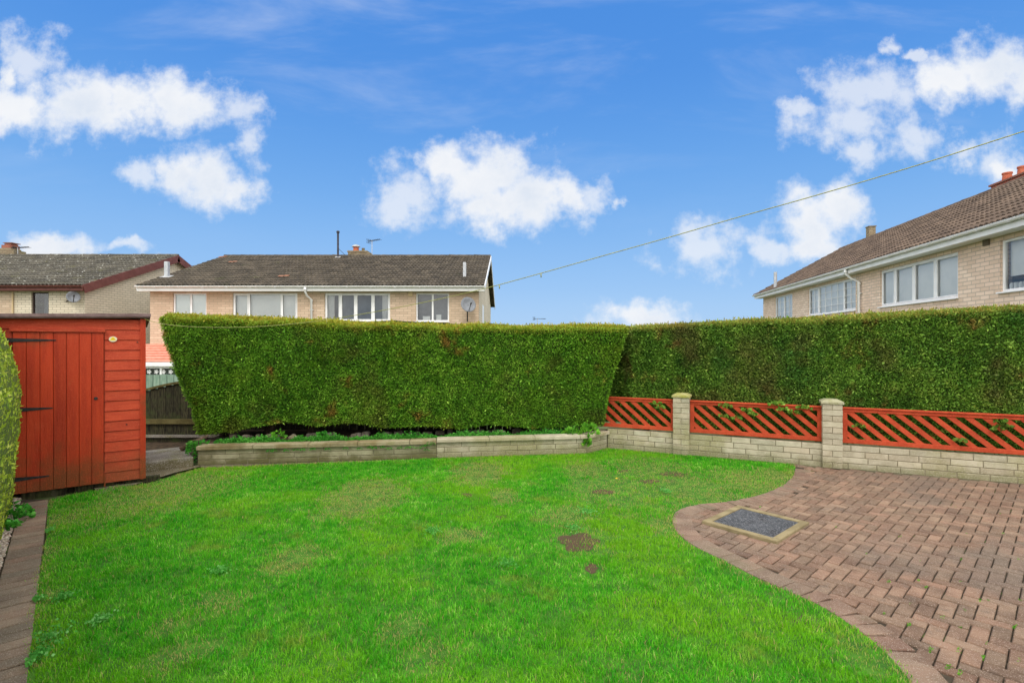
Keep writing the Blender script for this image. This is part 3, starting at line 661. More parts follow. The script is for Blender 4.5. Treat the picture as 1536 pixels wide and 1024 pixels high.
def trellis(p0, p1, label, z0=.318, z1=.765):
    r = empty('trellis_panel', p0, math.atan2(WD.y, WD.x), label=label, cat='trellis panel', group='red diagonal slatted trellis panels on the low wall')
    L = (p1-p0).length; H = z1-z0; fw = .054; mb = MB()
    # local: x along, y depth (y+ = away from garden), z up
    def bar(x0,x1,za,zb,y0,y1): mb.obox(((x0+x1)/2,(y0+y1)/2,(za+zb)/2), (1,0,0),(0,0,1),(0,-1,0), x1-x0, zb-za, y1-y0, .004)
    bar(0,L,z1-fw,z1-.012,.045,.085); bar(0,L,z0,z0+fw,.045,.085); bar(0,fw,z0+fw+.001,z1-fw-.001,.046,.084); bar(L-fw,L,z0+fw+.001,z1-fw-.001,.046,.084)
    mb.build('frame', 'lattice', r, uv=False)
    tb = MB(); tb.obox((L/2,.06,z1-.003), (1,0,0),(0,1,0),(0,0,1), L, .065, .016, .004); tb.build('top_rail', 'lattice', r, uv=False)
    sb = MB(); a, b = z0+fw, z1-fw; hh = b-a; ww = .084; pitch = .168; sl_ = 1.15
    x = -hh*1.15 - .1 + .02
    def clip(poly, f):
        out = []
        for i in range(len(poly)):
            p, q = poly[i], poly[(i+1)%len(poly)]; fp, fq = f(p), f(q)
            if fp >= 0: out.append(p)
            if (fp >= 0) != (fq >= 0): t = fp/(fp-fq); out.append((p[0]+(q[0]-p[0])*t, p[1]+(q[1]-p[1])*t))
        return out
    while x < L:
        poly = [(x, b), (x+ww, b), (x+ww+hh*sl_, a), (x+hh*sl_, a)]; x += pitch
        poly = clip(poly, lambda p: p[0]-fw); 
        if len(poly) >= 3: poly = clip(poly, lambda p: L-fw-p[0])
        if len(poly) < 3: continue
        sb.prism([(p[0], .055, p[1]) for p in poly], (0,.012,0))
    sb.build('slats', 'lattice', r, uv=False)
def wu(u): return wall_at_u(u)
trellis(wall_at_u(890), wu(1011.5)+WD*.0, 'red diagonal trellis panel running from the middle hedge to the yellow mossy pillar')
trellis(wu(1034.5), wu(1234), 'red diagonal trellis panel between the two pillars of the low wall')
trellis(wu(1264.5), wu(1264.5)+WD*2.05, 'red diagonal trellis panel right of the second pillar, above the paved patio')
trellis(wu(1264.5)+WD*2.12, wu(1264.5)+WD*3.9, 'red diagonal trellis panel at the far right end of the low wall')

def planter():
    r = empty('planter_wall', B1, label='low mossy block wall with coping edging the raised bed under the hedge', cat='planter wall')
    def L_(mb): mb.v = [tuple(Vector(v)-r.location) for v in mb.v]; return mb
    segs = [(B0, B1, 'stone_dark', 3, .068, 'wall_blocks'), (B1, B2, 'stone', 3, .074, 'wall_blocks'), (B2, B3, 'stone', 3, .074, 'wall_blocks')]
    for i, (p, q, m, n, ch, nm) in enumerate(segs):
        d = (q-p).normalized(); nr = Vector((d.y, -d.x, 0))
        mb = MB(); course_wall(mb, p, q, nr, 0.0, n, ch, L=.34, h=ch-.003)
        o = L_(mb).build(nm, m, r, uv=False)
        if i == 0: o['label'] = 'darker mossy blocks'
        mb = MB(); mortar_core(mb, p+d*.002, q-d*.002, nr, -.05, n*ch-.002); L_(mb).build('mortar', 'mortar', o, uv=False)
        z = n*ch; cb = MB(); T = (q-p).length; x = 0; thick = .05 if i == 0 else .046
        while x < T:
            LL = min(T-x, .62+random.random()*.1)
            cb.obox(p + d*(x+LL/2) + nr*(-.045) + UP*(z+thick/2+random.gauss(0,.002)), d, nr, UP, LL-.006, .175, thick, .007); x += LL
        L_(cb).build('coping', 'coping' if i == 0 else 'stone', r, uv=False)
planter()
# raised bed soil
bed = [tuple((p+Vector((0,.12,0))).xy) for p in (B0,B1,B2)] + [tuple((B3+Vector((.0,.05,0))).xy), (2.2,8.3), (-4.4,8.25), (-4.35,7.1)]
mb = MB(); nb = len(bed); mb.add([(p[0],p[1],.20) for p in bed]+[(p[0],p[1],-.1) for p in bed], [tuple(range(nb))]+[(i,(i+1)%nb,nb+(i+1)%nb,nb+i) for i in range(nb)])
tag(mb.build('soil_bed', 'soil', uv=False), kind='structure')

# ------------------------------------------------------------------ hedges
def patch_pts(A, B, C, D, n):
    """random points on the bilinear patch A(bl) B(br) C(tr) D(tl)"""
    s = RS.rand(n)[:,None]; t = RS.rand(n)[:,None]
    A, B, C, D = [np.array(p, float)[None] for p in (A,B,C,D)]
    P = (A*(1-s)+B*s)*(1-t) + (D*(1-s)+C*s)*t
    du = (B-A)*(1-t)+(C-D)*t; dv = (D-A)*(1-s)+(C-B)*s
    return P, unit(np.cross(du, dv)), s[:,0], t[:,0]
def warp(P, amp, freq):
    out = np.empty_like(P)
    for i in range(len(P)):
        v = mnoise.noise_vector(Vector(P[i])*freq); w = mnoise.noise_vector(Vector(P[i])*freq*3.1+Vector((5,1,2)))
        out[i] = (v.x*amp+w.x*amp*.45, v.y*amp+w.y*amp*.45, v.z*amp*.6+w.z*amp*.3)
    return P + out
def hedge(name, label, patches, m, dens, size, amp=.05, freq=1.7, core_in=.05, trunks=(), streak=0, core_m='hedge_core'):
    r = empty(name, tuple((Vector(patches[0][0])*.5+Vector(patches[0][1])*.5).xy)+(0,), label=label, cat='hedge')
    off = np.array(r.location)
    Ps, Ns, Ts = [], [], []
    core = MB()
    for (A, B, C, D, dm, tipf) in patches:
        area = (Vector(B)-Vector(A)).length*(Vector(D)-Vector(A)).length; n = int(area*dens*dm)
        if n > 0:
            P, Nn, s, t = patch_pts(A, B, C, D, n)
            Ps.append(P); Ns.append(Nn); Ts.append(tipf(s, t, P) if tipf else np.zeros(n))
        nu = max(2, int((Vector(B)-Vector(A)).length/.12)); nv = max(2, int((Vector(D)-Vector(A)).length/.12))
        A_, B_, C_, D_ = [np.array(p, float) for p in (A,B,C,D)]
        nrm = np.cross(B_-A_, D_-A_); nrm /= np.linalg.norm(nrm)
        g = np.array([((A_*(1-i/nu)+B_*(i/nu))*(1-j/nv) + (D_*(1-i/nu)+C_*(i/nu))*(j/nv)) for j in range(nv+1) for i in range(nu+1)])
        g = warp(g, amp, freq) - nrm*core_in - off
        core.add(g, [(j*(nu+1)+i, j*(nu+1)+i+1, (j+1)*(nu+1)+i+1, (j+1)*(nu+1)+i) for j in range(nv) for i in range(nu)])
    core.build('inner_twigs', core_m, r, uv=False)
    P = np.concatenate(Ps); Nn = np.concatenate(Ns); T = np.concatenate(Ts); n = len(P)
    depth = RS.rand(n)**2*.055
    P = warp(P, amp, freq) - Nn*depth[:,None] - off
    D = Nn*(.35+.5*RS.rand(n))[:,None] + RS.normal(size=(n,3))*.55 + np.array([0,0,.25+streak])
    big = RS.rand(n) < .04
    sz = size*(.6+.8*RS.rand(n))*np.where(big, 1.45, 1)
    P = P + Nn*(big*.022)[:,None]
    clp = np.array([mnoise.noise(Vector(p)*5.5) for p in P])*.35
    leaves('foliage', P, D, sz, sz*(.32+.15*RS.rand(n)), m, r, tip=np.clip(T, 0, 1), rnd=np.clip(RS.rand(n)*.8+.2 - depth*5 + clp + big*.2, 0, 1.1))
    for (x, y, z0, z1, rad) in trunks:
        tb = MB(); x -= off[0]; y -= off[1]; dx = random.uniform(-.06,.06)
        tb.tube([(x,y,z0),(x+dx*.3,y+.01,z0+(z1-z0)*.35),(x+dx,y,z1)], [rad*1.25,rad,rad*.8], 9)
        for q in range(3):
            an = random.uniform(0,6.28); tb.tube([(x+dx*.5,y,z0+(z1-z0)*.5),(x+dx*.5+math.cos(an)*.12,y+math.sin(an)*.1,z1+.05)], [rad*.4,rad*.2], 6)
        tb.build('trunk', 'bark', r, smooth=True, uv=False)
    print(name, n); return r
def toptip(z0, z1):
    return lambda s, t, P: np.clip((P[:,2]-z0)/(z1-z0), 0, 1)*(.55+.45*RS.rand(len(P)))
# middle hedge outline from the photograph, at its own distance
yl, yr = 7.25, 7.62
def hx(u, Y): return (u-768)*Y/F
def ztop(u): # front top edge height by u
    pts = [(236,1.925),(330,1.895),(440,1.855),(560,1.81),(700,1.775),(820,1.765),(945,1.775)]
    for a, b in zip(pts, pts[1:]):
        if u <= b[0]: return a[1]+(b[1]-a[1])*max(0,(u-a[0]))/(b[0]-a[0])
    return pts[-1][1]
H1 = []
cu = [236,290,345,400,455,510,560,620,690,760,820,880,942]; cb = [296,340,383,430,478,528,575,632,690,748,800,852,903]
zb = [.29,.30,.41,.46,.40,.43,.36,.38,.33,.39,.34,.37,.36]
Yf = lambda u: yl+(yr-yl)*(u-236)/(942-236)
tipm = lambda s, t, P: np.clip((t-.94)/.06, 0, 1)*.9*RS.rand(len(P))
for i in range(12):
    Ya, Yb = Yf(cu[i]), Yf(cu[i+1])
    A = (hx(cb[i],Ya+.06), Ya+.08, zb[i]); B = (hx(cb[i+1],Yb+.06), Yb+.08, zb[i+1]); C = (hx(cu[i+1],Yb), Yb, ztop(cu[i+1])); D = (hx(cu[i],Ya), Ya, ztop(cu[i]))
    H1.append((A,B,C,D,1.0,tipm))
    C2 = (C[0],C[1]+.2,C[2]+.062); D2 = (D[0],D[1]+.2,D[2]+.062)
    H1.append((D,C,C2,D2,1.3,lambda s,t,P: RS.rand(len(P))**.6*np.clip(.45+t*1.2,0,1)))
    H1.append((D2,C2,(C2[0],C2[1]+.75,C2[2]+.01),(D2[0],D2[1]+.75,D2[2]+.01),.25,lambda s,t,P: .6+.3*RS.rand(len(P))))
    # underside
    H1.append(((A[0],A[1]+.75,A[2]+.05),(B[0],B[1]+.75,B[2]+.05),B,A,.7,None))
# end caps and back
A0, D0 = H1[0][0], H1[0][3]; B5, C5 = H1[44][1], H1[44][2]
H1.append(((A0[0],A0[1]+.8,A0[2]),A0,D0,(D0[0],D0[1]+.9,D0[2]+.08),1.0,tipm))
H1.append((B5,(B5[0]-.25,B5[1]+.8,B5[2]),(C5[0]-.1,C5[1]+.9,C5[2]+.08),C5,1.0,tipm))
H1.append(((B5[0],B5[1]+.85,.4),(A0[0],A0[1]+.85,.4),(D0[0],D0[1]+.97,D0[2]+.06),(C5[0],C5[1]+.97,C5[2]+.06),.12,None))
trk = [(hx(u,Yf(u)+.38), Yf(u)+.38, .15, .75, rd) for u, rd in ((335,.05),(404,.075),(466,.06),(600,.05),(690,.055),(790,.045),(850,.05))]
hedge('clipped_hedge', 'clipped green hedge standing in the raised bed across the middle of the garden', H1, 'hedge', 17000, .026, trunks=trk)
# right hedge behind the trellis
def wp(u, off, z): p = wall_at_u(u, off); return (p.x, p.y, z)
H2 = []; us = [905,1000,1120,1260,1400,1545]; zt = [1.80,1.815,1.85,1.885,1.925,1.965]
zbR = [.30]*6
tipr = lambda s, t, P: np.clip((t-.96)/.04, 0, 1)*.6*RS.rand(len(P))
offR = -.16
segsR = []
for i in range(5): segsR.append((us[i], us[i+1], zt[i], zt[i+1]))
def addR(A2, B2_, za, zb_, dm):
    A = Vector((A2.x,A2.y,.30)) ; B = Vector((B2_.x,B2_.y,.30)); C = Vector((B2_.x,B2_.y,zb_)) - WN*.10; D = Vector((A2.x,A2.y,za)) - WN*.10
    C2 = C - WN*.2 + UP*.05; D2 = D - WN*.2 + UP*.05
    H2.append((tuple(A),tuple(B),tuple(C),tuple(D),dm,tipr)); H2.append((tuple(D),tuple(C),tuple(C2),tuple(D2),dm,lambda s,t,P: RS.rand(len(P))*.9))
    C3 = C2 - WN*.8; D3 = D2 - WN*.8
    H2.append((tuple(D2),tuple(C2),tuple(C3),tuple(D3),.2,lambda s,t,P: .6+.3*RS.rand(len(P))))
    H2.append(((C3.x,C3.y,.2),(D3.x,D3.y,.2),tuple(D3),tuple(C3),.1,None))
us_off = {905:-.6, 930:-.58}
segsR = [(905,930,1.78,1.785), (930,950,1.785,1.80), (950,1000,1.80,1.815)] + segsR[1:]
for (u0,u1,z0_,z1_) in segsR: addR(wall_at_u(u0,us_off.get(u0,offR)), wall_at_u(u1,us_off.get(u1,offR)), z0_, z1_, 1.0)
e1 = wall_at_u(1545,offR); addR(e1, e1+WD*3.0, 1.965, 2.03, .3)
a0_ = wall_at_u(905,-.6); b0_ = a0_ - WD*1.2; addR(b0_, a0_, 1.80, 1.80, .5)
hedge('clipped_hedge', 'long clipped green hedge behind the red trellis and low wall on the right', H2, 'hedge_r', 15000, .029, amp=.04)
# left conifer hedge
H3 = []
def lp(y, n, z): q = pp(y, n); return (q[0], q[1], z)
prof = [(.0,-.46),(.35,-.43),(.75,-.395),(1.1,-.385),(1.4,-.435),(1.62,-.51),(1.82,-.585),(2.05,-.70)]
yend = 4.98
for (za,na),(zb_,nb_) in zip(prof, prof[1:]):
    H3.append((lp(yend,na,za),lp(1.2,na,za),lp(1.2,nb_,zb_),lp(yend,nb_,zb_),1.0,None))
    # far end facing the shed and the camera's left
    H3.append((lp(yend+.30,na-.7,za),lp(yend,na,za),lp(yend,nb_,zb_),lp(yend+.3,nb_-.7,zb_),1.0,None))
    H3.append((lp(1.2,na,za),lp(1.2,na-.8,za),lp(1.2,nb_-.8,zb_),lp(1.2,nb_,zb_),.3,None))
H3.append((lp(yend,-.7,2.05),lp(1.2,-.7,2.05),lp(1.2,-1.3,2.1),lp(yend,-1.3,2.1),.4,None))
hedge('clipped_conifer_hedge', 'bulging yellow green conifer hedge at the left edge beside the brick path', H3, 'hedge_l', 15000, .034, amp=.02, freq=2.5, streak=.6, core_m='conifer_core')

# ------------------------------------------------------------------ plants
def clump(name, label, cat, spots, m, size, n, kind=None, group=None, droop=False):
    """spots: (x,y,z,rx,ry,rz)"""
    P = []; D = []
    for (x,y,z,rx,ry,rz) in spots:
        for _ in range(n):
            a = random.random()*6.28; q = math.sqrt(random.random()); h = random.random()
            px, py = x+math.cos(a)*q*rx, y+math.sin(a)*q*ry; pz = z + (rz*(1-q*q)*(.35+.65*h) if not droop else (random.random())*rz)
            P.append((px,py,pz)); D.append((math.cos(a)*.9+random.gauss(0,.4), math.sin(a)*.9-.2+random.gauss(0,.4), random.uniform(-.1,.7)))
    P = np.array(P); D = np.array(D); k = len(P); s = size*(.6+.8*RS.rand(k))
    base = Vector((spots[0][0], spots[0][1], spots[0][2] if not droop else spots[0][2])); P = P - np.array(base)
    up = np.tile(np.array([[0,0,1.0]]), (k,1)) + RS.normal(size=(k,3))*.45
    o = leaves(name, P, D, s, s*.85, m, flat=np.cross(unit(D), unit(up)) + 1e-3); o.location = base
    return tag(o, label, cat, group, kind)
def bedspot(u, dy=.22, z=.225): 
    # point on planter wall line at u, set back by dy
    seg = (B0,B1) if u < 655 else ((B1,B2) if u < 880 else (B2,B3)); d = (seg[1]-seg[0]).normalized(); nr = Vector((-d.y, d.x, 0))
    p = ray_plane(u, 512, seg[0]+nr*dy, nr); return p.x, p.y, z
spots = []
for u in list(range(330, 872, 6))*2:
    w = .62+.38*math.sin(u*.055)+.5*nz(u*.05, 3)
    if w < .12: continue
    x,y,z = bedspot(u, random.uniform(.15,.34)); spots.append((x,y,z,random.uniform(.06,.12),random.uniform(.06,.10),random.uniform(.06,.13)*min(1,w+.2)))
clump('ground_cover', 'low bright green weeds spreading over the soil of the raised bed', 'weeds', spots, 'weed', .020, 95, kind='stuff')
spots = []
for u, v in [(556,671),(562,672),(575,671),(585,673),(600,672),(612,672),(618,671),(628,672),(636,670),(640,668),(645,664),(650,666),(430,676),(405,677),(412,676),(445,675),(455,675),(470,674),(492,674),(520,673),(540,673),(640,675)]:
    p = ray_plane(u, v, B0 + Vector((0,-.03,0)), Vector(((B1-B0).y, -(B1-B0).x, 0)).normalized()); spots.append((p.x,p.y-.02,p.z,.035,.02,.03))
clump('creeping_weed', 'small green creeping weed growing under the coping of the planter wall', 'weeds', spots, 'weed', .012, 45, kind='stuff')
p = G(291,697); clump('ivy_plant', 'green trailing plant spilling over the left corner of the planter wall', 'plant', [(p.x-.02,p.y-.02,.03,.05,.05,.26),(p.x+.01,p.y+.0,.18,.09,.08,.12),(p.x-.0,p.y+.1,.22,.13,.08,.07)], 'weed', .026, 130, droop=True)
x,y,z = bedspot(868,.14); 
clump('leafy_plant', 'bright green leafy plant at the right end of the raised bed', 'plant', [(x,y,z+.02,.20,.12,.17),(x+.15,y,z+.03,.13,.10,.20),(x-.12,y,z,.12,.10,.12),(x+.10,y-.15,z-.10,.03,.03,.16)], 'ivy', .050, 95)
q = pp(4.55,-.39); clump('leafy_plant', 'green weeds at the foot of the left conifer hedge beside the path', 'plant', [(q[0],q[1],.0,.10,.22,.15),(q[0]-.13,q[1]+.17,.0,.10,.16,.16),(q[0]+.10,q[1]-.14,0,.05,.12,.07)], 'weed', .034, 170)
# ferny tuft between the trunks
x,y,z = bedspot(418,.5); clump('fern_tuft', 'small bright fern tuft between two trunks under the middle hedge', 'plant', [(x,y,z,.09,.06,.14)], 'ivy', .045, 70)
x,y,z = bedspot(483,.45); clump('fern_tuft', 'small leafy tuft right of the second trunk under the middle hedge', 'plant', [(x,y,z,.08,.05,.12)], 'weed', .042, 110)
# trellis greenery
spots = []
for u, v in [(1085,608),(1092,610),(1120,616),(1128,622),(1160,608),(1168,606),(1175,615),(1210,613),(1190,620),(1202,612),(1105,628),(1085,625),(1500,632),(1508,640),(1498,645),(1290,640),(1440,662),(985,606),(990,612)]:
    p = ray_plane(u, v, W0+WN*(-.03 if v > 622 else .0), WN); spots.append((p.x,p.y,p.z,.05,.05,.035))
clump('hedge_shoots', 'green hedge shoots poking through the slats of the red trellis', 'hedge shoots', spots, 'hedge_r', .034, 40, kind='stuff')
# stones at the back of the bed
mb = MB()
for u in range(345, 840, 6):
    if random.random() < .4: continue
    x,y,z = bedspot(u, random.uniform(.62,.72)); w = random.uniform(.03,.08)
    mb.obox((x,y,z+.0), Vector((1,random.uniform(-.3,.3),0)).normalized(), Vector((0,1,0)), Vector((0,random.uniform(-.3,.1),1)).normalized(), w*1.3, w, random.uniform(.04,.10), .012)
M['rubble'] = mat('mossy rubble', (.10,.085,.06), (.19,.17,.14), 9, rough=1, bump=1, rnd=.7)
o = mb.build('rubble_edging', 'rubble', uv=False); tag(o, 'row of rough grey stones at the back of the raised bed under the hedge', 'stones', kind='stuff')
for u, lb in ((440,'pale rounded stone among the weeds, left one in the raised bed'),(752,'grey stone lying among the weeds near the middle of the raised bed')):
    x,y,z = bedspot(u,.40); mb = MB(); 
    vs = []; fs = []
    for j in range(5):
        for i in range(9): a = i*6.283/9; rr = math.sin(.25+j*.62)*.06*random.uniform(.85,1.15); vs.append((rr*1.3*math.cos(a), rr*math.sin(a), .085*(1-j/4.0)))
    for j in range(4):
        for i in range(9): fs.append((j*9+i, (j+1)*9+i, (j+1)*9+(i+1)%9, j*9+(i+1)%9))
    fs.append(tuple(range(9))); mb.add(vs, fs); o = mb.build('stone', 'concrete', uv=False, smooth=True); o.location = (x,y,z-.01); tag(o, lb, 'stone')
mb = MB(); c0 = G(925,722); mb.add([(-.014,-.006,.034),(.002,-.012,.040),(.016,.0,.036),(.003,.012,.044),(-.012,.008,.038)], [(0,1,2,3,4)]); o = mb.build('fallen_leaf', 'leaf_yellow', uv=False); o.location = (c0.x,c0.y,0.0); tag(o, 'small yellow fallen leaf on the grass', 'leaf')

# ------------------------------------------------------------------ slab, log, old fence beside the shed
s0, s1 = G(206,710), G(290,699)
d = (s1-s0).normalized(); nr = Vector((-d.y, d.x, 0)); mb = MB(); T = (s1-s0).length
mb.obox(s0 + d*(T/2-.25) + nr*.42 + UP*.035, d, nr, UP, T+.5, .84, .18, .012)
sheet('soil_strip', [(-9,6.9),(-4.3,6.9),(-4.3,8.41),(-9,8.41)], -.024, 'soil', kind='structure'); o = mb.build('concrete_step', 'concrete', uv=False)
tag(o, 'low concrete step between the red shed and the planter wall', 'step')
strip = [tuple(G(u,v).xy) for u, v in ((150,741),(222,721),(262,709),(302,699),(300,697),(285,699),(200,712),(130,722))]
sheet('path', strip, .003, 'concrete', kind='structure')
mb = MB(); p = G(276,672,.16); q = U(312,653,p.y+.25)
mb.tube([p+Vector((-.05,0,-.02)), p.lerp(q,.35)+Vector((0,0,.02)), p.lerp(q,.7), q], [.035,.03,.028,.02], 9); o = mb.build('dead_branch', 'log', uv=False, smooth=True)
tag(o, 'short bare branch lying at the left end of the raised bed', 'branch')
def old_fence():
    Y = 8.42; r = empty('wooden_fence', (-4.8,Y,-.2), label='old dark mossy board fence with a curved top behind the concrete step', cat='fence')
    k = Y/F; Zv = lambda v: CH+(512-v)*k + .2
    x0, x1 = -6.6+4.8, 1.3+4.8
    mb = MB(); x = x0
    def ztop_(x): # scalloped capping, two metres per bay
        xa = x + .05; ph = ((xa + 1.12) % 1.9)/1.9; return .99 + .16*(math.sin(ph*math.pi))
    while x < x1:
        mb.box(x, x+.118, 0, .018, .25, ztop_(x+.06), None); x += .124
    mb.build('boards', 'old_wood', r, uv=False)
    cb = MB(); n = 80; pts = [(x0+(x1-x0)*i/n) for i in range(n+1)]
    cb.add([(p, -.03, ztop_(p)) for p in pts]+[(p,-.03,ztop_(p)+.035) for p in pts]+[(p,.04,ztop_(p)) for p in pts]+[(p,.04,ztop_(p)+.035) for p in pts],
           sum([[(i,i+1,n+1+i+1,n+1+i),(n+1+i,n+1+i+1,3*(n+1)+i+1,3*(n+1)+i),(2*(n+1)+i+1,2*(n+1)+i,3*(n+1)+i,3*(n+1)+i+1),(i+1,i,2*(n+1)+i,2*(n+1)+i+1)] for i in range(n)], []))
    cb.build('capping', 'rail_wood', r, uv=False)
    rb = MB(); rb.box(x0,x1,-.05,-.003,Zv(635),Zv(628)); rb.build('rail', 'rail_wood', r, uv=False)
    rb = MB(); rb.box(x0,x1,-.06,-.002,Zv(655),Zv(651.5)); o = rb.build('rail', 'concrete', r, uv=False)
    gb = MB(); gb.box(x0,x1,-.02,.03,-.1,Zv(656)); gb.build('gravel_board', 'old_wood', r, uv=False)
old_fence()
def teal_fence():
    Y = 10.6; r = empty('wooden_fence', (-7.3,Y,-.5), label='pale teal vertical board fence behind the old mossy fence', cat='fence')
    mb = MB(); x = -2.0
    while x < 2.6: mb.box(x, x+.128, 0, .02, 0, .5+CH+(512-562)*Y/F + .02*nz(x*3,1), None); x += .142
    mb.build('boards', 'teal_wood', r, uv=False)
    rb = MB(); rb.box(-2,2.6,.021,.07,.9,.98); rb.build('rail', 'teal_wood', r, uv=False)
teal_fence()

# ------------------------------------------------------------------ shed
def shed():
    Cc = G(215,716.5,.05); Cc.z = 0
    Lp = G(22,741,.05); sx = Vector((Lp.x-Cc.x, Lp.y-Cc.y, 0)).normalized()    # towards the left
    ax = -sx                                                                    # local +x = right
    inn = Vector((-ax.y, ax.x, 0))                                             # local +y = away from garden
    r = empty('garden_shed', Cc, math.atan2(ax.y, ax.x), label='red painted wooden garden shed with a boarded door and black hinges', cat='shed')
    Rm = Matrix.Rotation(math.atan2(ax.y, ax.x), 4, 'Z'); inv = (Matrix.Translation(Cc) @ Rm).inverted()
    def loc(u, v): p = inv @ ray_plane(u, v, Cc, inn); return p.x, p.z
    W = 1.85; Dp = 1.25; ztr = loc(222,477)[1]; slope = .03
    zt_ = lambda x: ztr + x*slope
    # shiplap boards on the front, with a door opening
    dxl = loc(19,600)[0]; dxr = loc(156,600)[0]; dzt = loc(90,498)[1]; dzb = .055
    mb = MB(); b = .112; z = .05
    while z < ztr+.02:
        z1 = min(z+b-.004, ztr-.01)
        if z1 - z < .02: break
        spans = [(-W+.02, dxl-.004), (dxr+.004, -.028)] if z < dzt-.02 else [(-W+.02, -.028)]
        for (xa, xb) in spans:
            rr = random.random()
            mb.add([(xa,-.010,z),(xb,-.010,z),(xb,.000,z1),(xa,.000,z1),(xa,.02,z),(xb,.02,z),(xb,.02,z1),(xa,.02,z1)],
                   [(0,1,2,3),(3,2,6,7),(1,0,4,5),(0,3,7,4),(2,1,5,6)], rr)
        z += b
    mb.build('cladding', 'red_wood_h', r, uv=False)
    # sides and back
    for nm, (xa,xb,ya,yb) in (('side_wall',(-.022,-.001,.022,Dp-.021)),('side_wall',(-W,-W+.018,.022,Dp-.021)),('back_wall',(-W,0,Dp-.02,Dp))):
        m2 = MB(); z = .05
        while z < ztr-.03: m2.box(xa,xb,ya,yb,z,z+b-.006,random.random()); z += b
        m2.build(nm, 'red_wood_h', r, uv=False)
    m2 = MB(); m2.box(-W+.02,-.03,.0225,.03,.05,ztr-.02); m2.build('lining', 'red_wood', r, uv=False)
    m2 = MB(); m2.box(-.030,.004,-.024,.006,.045,ztr-.012); m2.build('corner_trim', 'red_wood', r, uv=False)
    m2 = MB(); m2.box(.0045,.022,-.022,.022,.05,ztr-.012); m2.build('corner_trim', 'red_wood', r, uv=False)
    # roof: slightly sloping deck with a felt edge
    m2 = MB(); x0, x1, y0, y1 = -W-.06, .065, -.075, Dp+.06; t = .038
    m2.add([(x0,y0,zt_(x0)),(x1,y0,zt_(x1)),(x1,y1,zt_(x1)-.08),(x0,y1,zt_(x0)-.08),(x0,y0,zt_(x0)+t),(x1,y0,zt_(x1)+t),(x1,y1,zt_(x1)+t-.08),(x0,y1,zt_(x0)+t-.08)],
           [(3,2,1,0),(4,5,6,7),(0,1,5,4),(1,2,6,5),(2,3,7,6),(3,0,4,7)])
    m2.build('roof', 'felt', r, uv=False)
    m2 = MB(); m2.add([(x0,y0-.012,zt_(x0)+.012),(x1+.004,y0-.012,zt_(x1)+.012),(x1+.004,y0-.001,zt_(x1)+.012),(x0,y0-.001,zt_(x0)+.012),(x0,y0-.012,zt_(x0)+t+.008),(x1+.004,y0-.012,zt_(x1)+t+.008),(x1+.004,y0-.001,zt_(x1)+t+.008),(x0,y0-.001,zt_(x0)+t+.008)],
           [(3,2,1,0),(4,5,6,7),(0,1,5,4),(1,2,6,5),(2,3,7,6),(3,0,4,7)]); m2.build('roof_edge', 'felt', r, uv=False)
    # door
    m2 = MB(); n = 7; wdt = (dxr-dxl)/n
    for i in range(n): m2.obox((dxl+wdt*(i+.5), -.016, (dzb+dzt)/2-(.006*(i%3))*0), (1,0,0),(0,0,1),(0,-1,0), wdt-.0025, dzt-dzb, .022, .003)
    door = m2.build('door', 'red_wood', r, uv=False)
    m2 = MB(); m2.box(dxl,dxr,-.004,-.001,dzb,dzt); m2.build('door_backing', 'black_iron', r, uv=False)
    for v, ul, ur in ((510,8,84),(614,30,79),(718.5,22,74)):
        xa, zc = loc(max(ul,6), v); xb = loc(ur, v)[0]
        h = MB(); h.add([(xa,-.0275,zc-.022),(xb,-.0275,zc-.006),(xb+.006,-.0275,zc),(xb,-.0275,zc+.006),(xa,-.0275,zc+.022)]+[(xa,-.0325,zc-.022),(xb,-.0325,zc-.006),(xb+.006,-.0325,zc),(xb,-.0325,zc+.006),(xa,-.0325,zc+.022)],
              [(9,8,7,6,5),(0,1,6,5),(1,2,7,6),(2,3,8,7),(3,4,9,8),(4,0,5,9)][::1])
        h.box(xa-.03,xa-.001,-.034,-.012,zc-.045,zc+.045); h.tube([(xa-.004,-.038,zc-.04),(xa-.004,-.038,zc+.04)], .007, 8)
        for q in (.2,.5,.8): h.tube([(xa+(xb-xa)*q,-.0325,zc),(xa+(xb-xa)*q,-.0355,zc)], .0045, 8)
        h.build('hinge', 'black_iron', door, uv=False)
    kx, kz = loc(144,597); h = MB(); h.tube([(kx,-.027,kz),(kx,-.032,kz)], .017, 14); h.tube([(kx,-.032,kz),(kx,-.036,kz)], .007, 10); h.box(kx-.0035,kx+.0035,-.0345,-.031,kz-.016,kz-.002); h.build('lock', 'black_iron', door, uv=False)
    # drip board over the door
    m2 = MB(); zt1 = loc(90,497)[1]; m2.box(dxl-.02,dxr+.012,-.045,-.011,dzt+.003,dzt+.030); m2.build('drip_board', 'red_wood_h', r, uv=False)
    # stop batten at the door's right edge
    m2 = MB(); m2.box(dxr+.001,dxr+.014,-.022,-.011,.012,.16); m2.build('batten', 'red_wood', r, uv=False)
    # bearers under the floor
    for xa in (-1.5,-1.02,-.60,-.18):
        m2 = MB(); m2.box(xa,xa+.30 if xa < -1.4 else xa+.34,.03,.10,-.03,.047); m2.build('bearer', 'old_wood', r, uv=False)
    m2 = MB(); m2.box(-W+.05,-.05,.11,.16,-.03,.046); m2.build('bearer', 'old_wood', r, uv=False)
    # knot holes
    for u, v in ((206,513),(190,636),(210,478.5)):
        x_, z_ = loc(u, v); h = MB(); h.tube([(x_,-.006,z_),(x_,-.0125,z_)], .007, 10); h.build('knot', 'black_iron', r, uv=False)
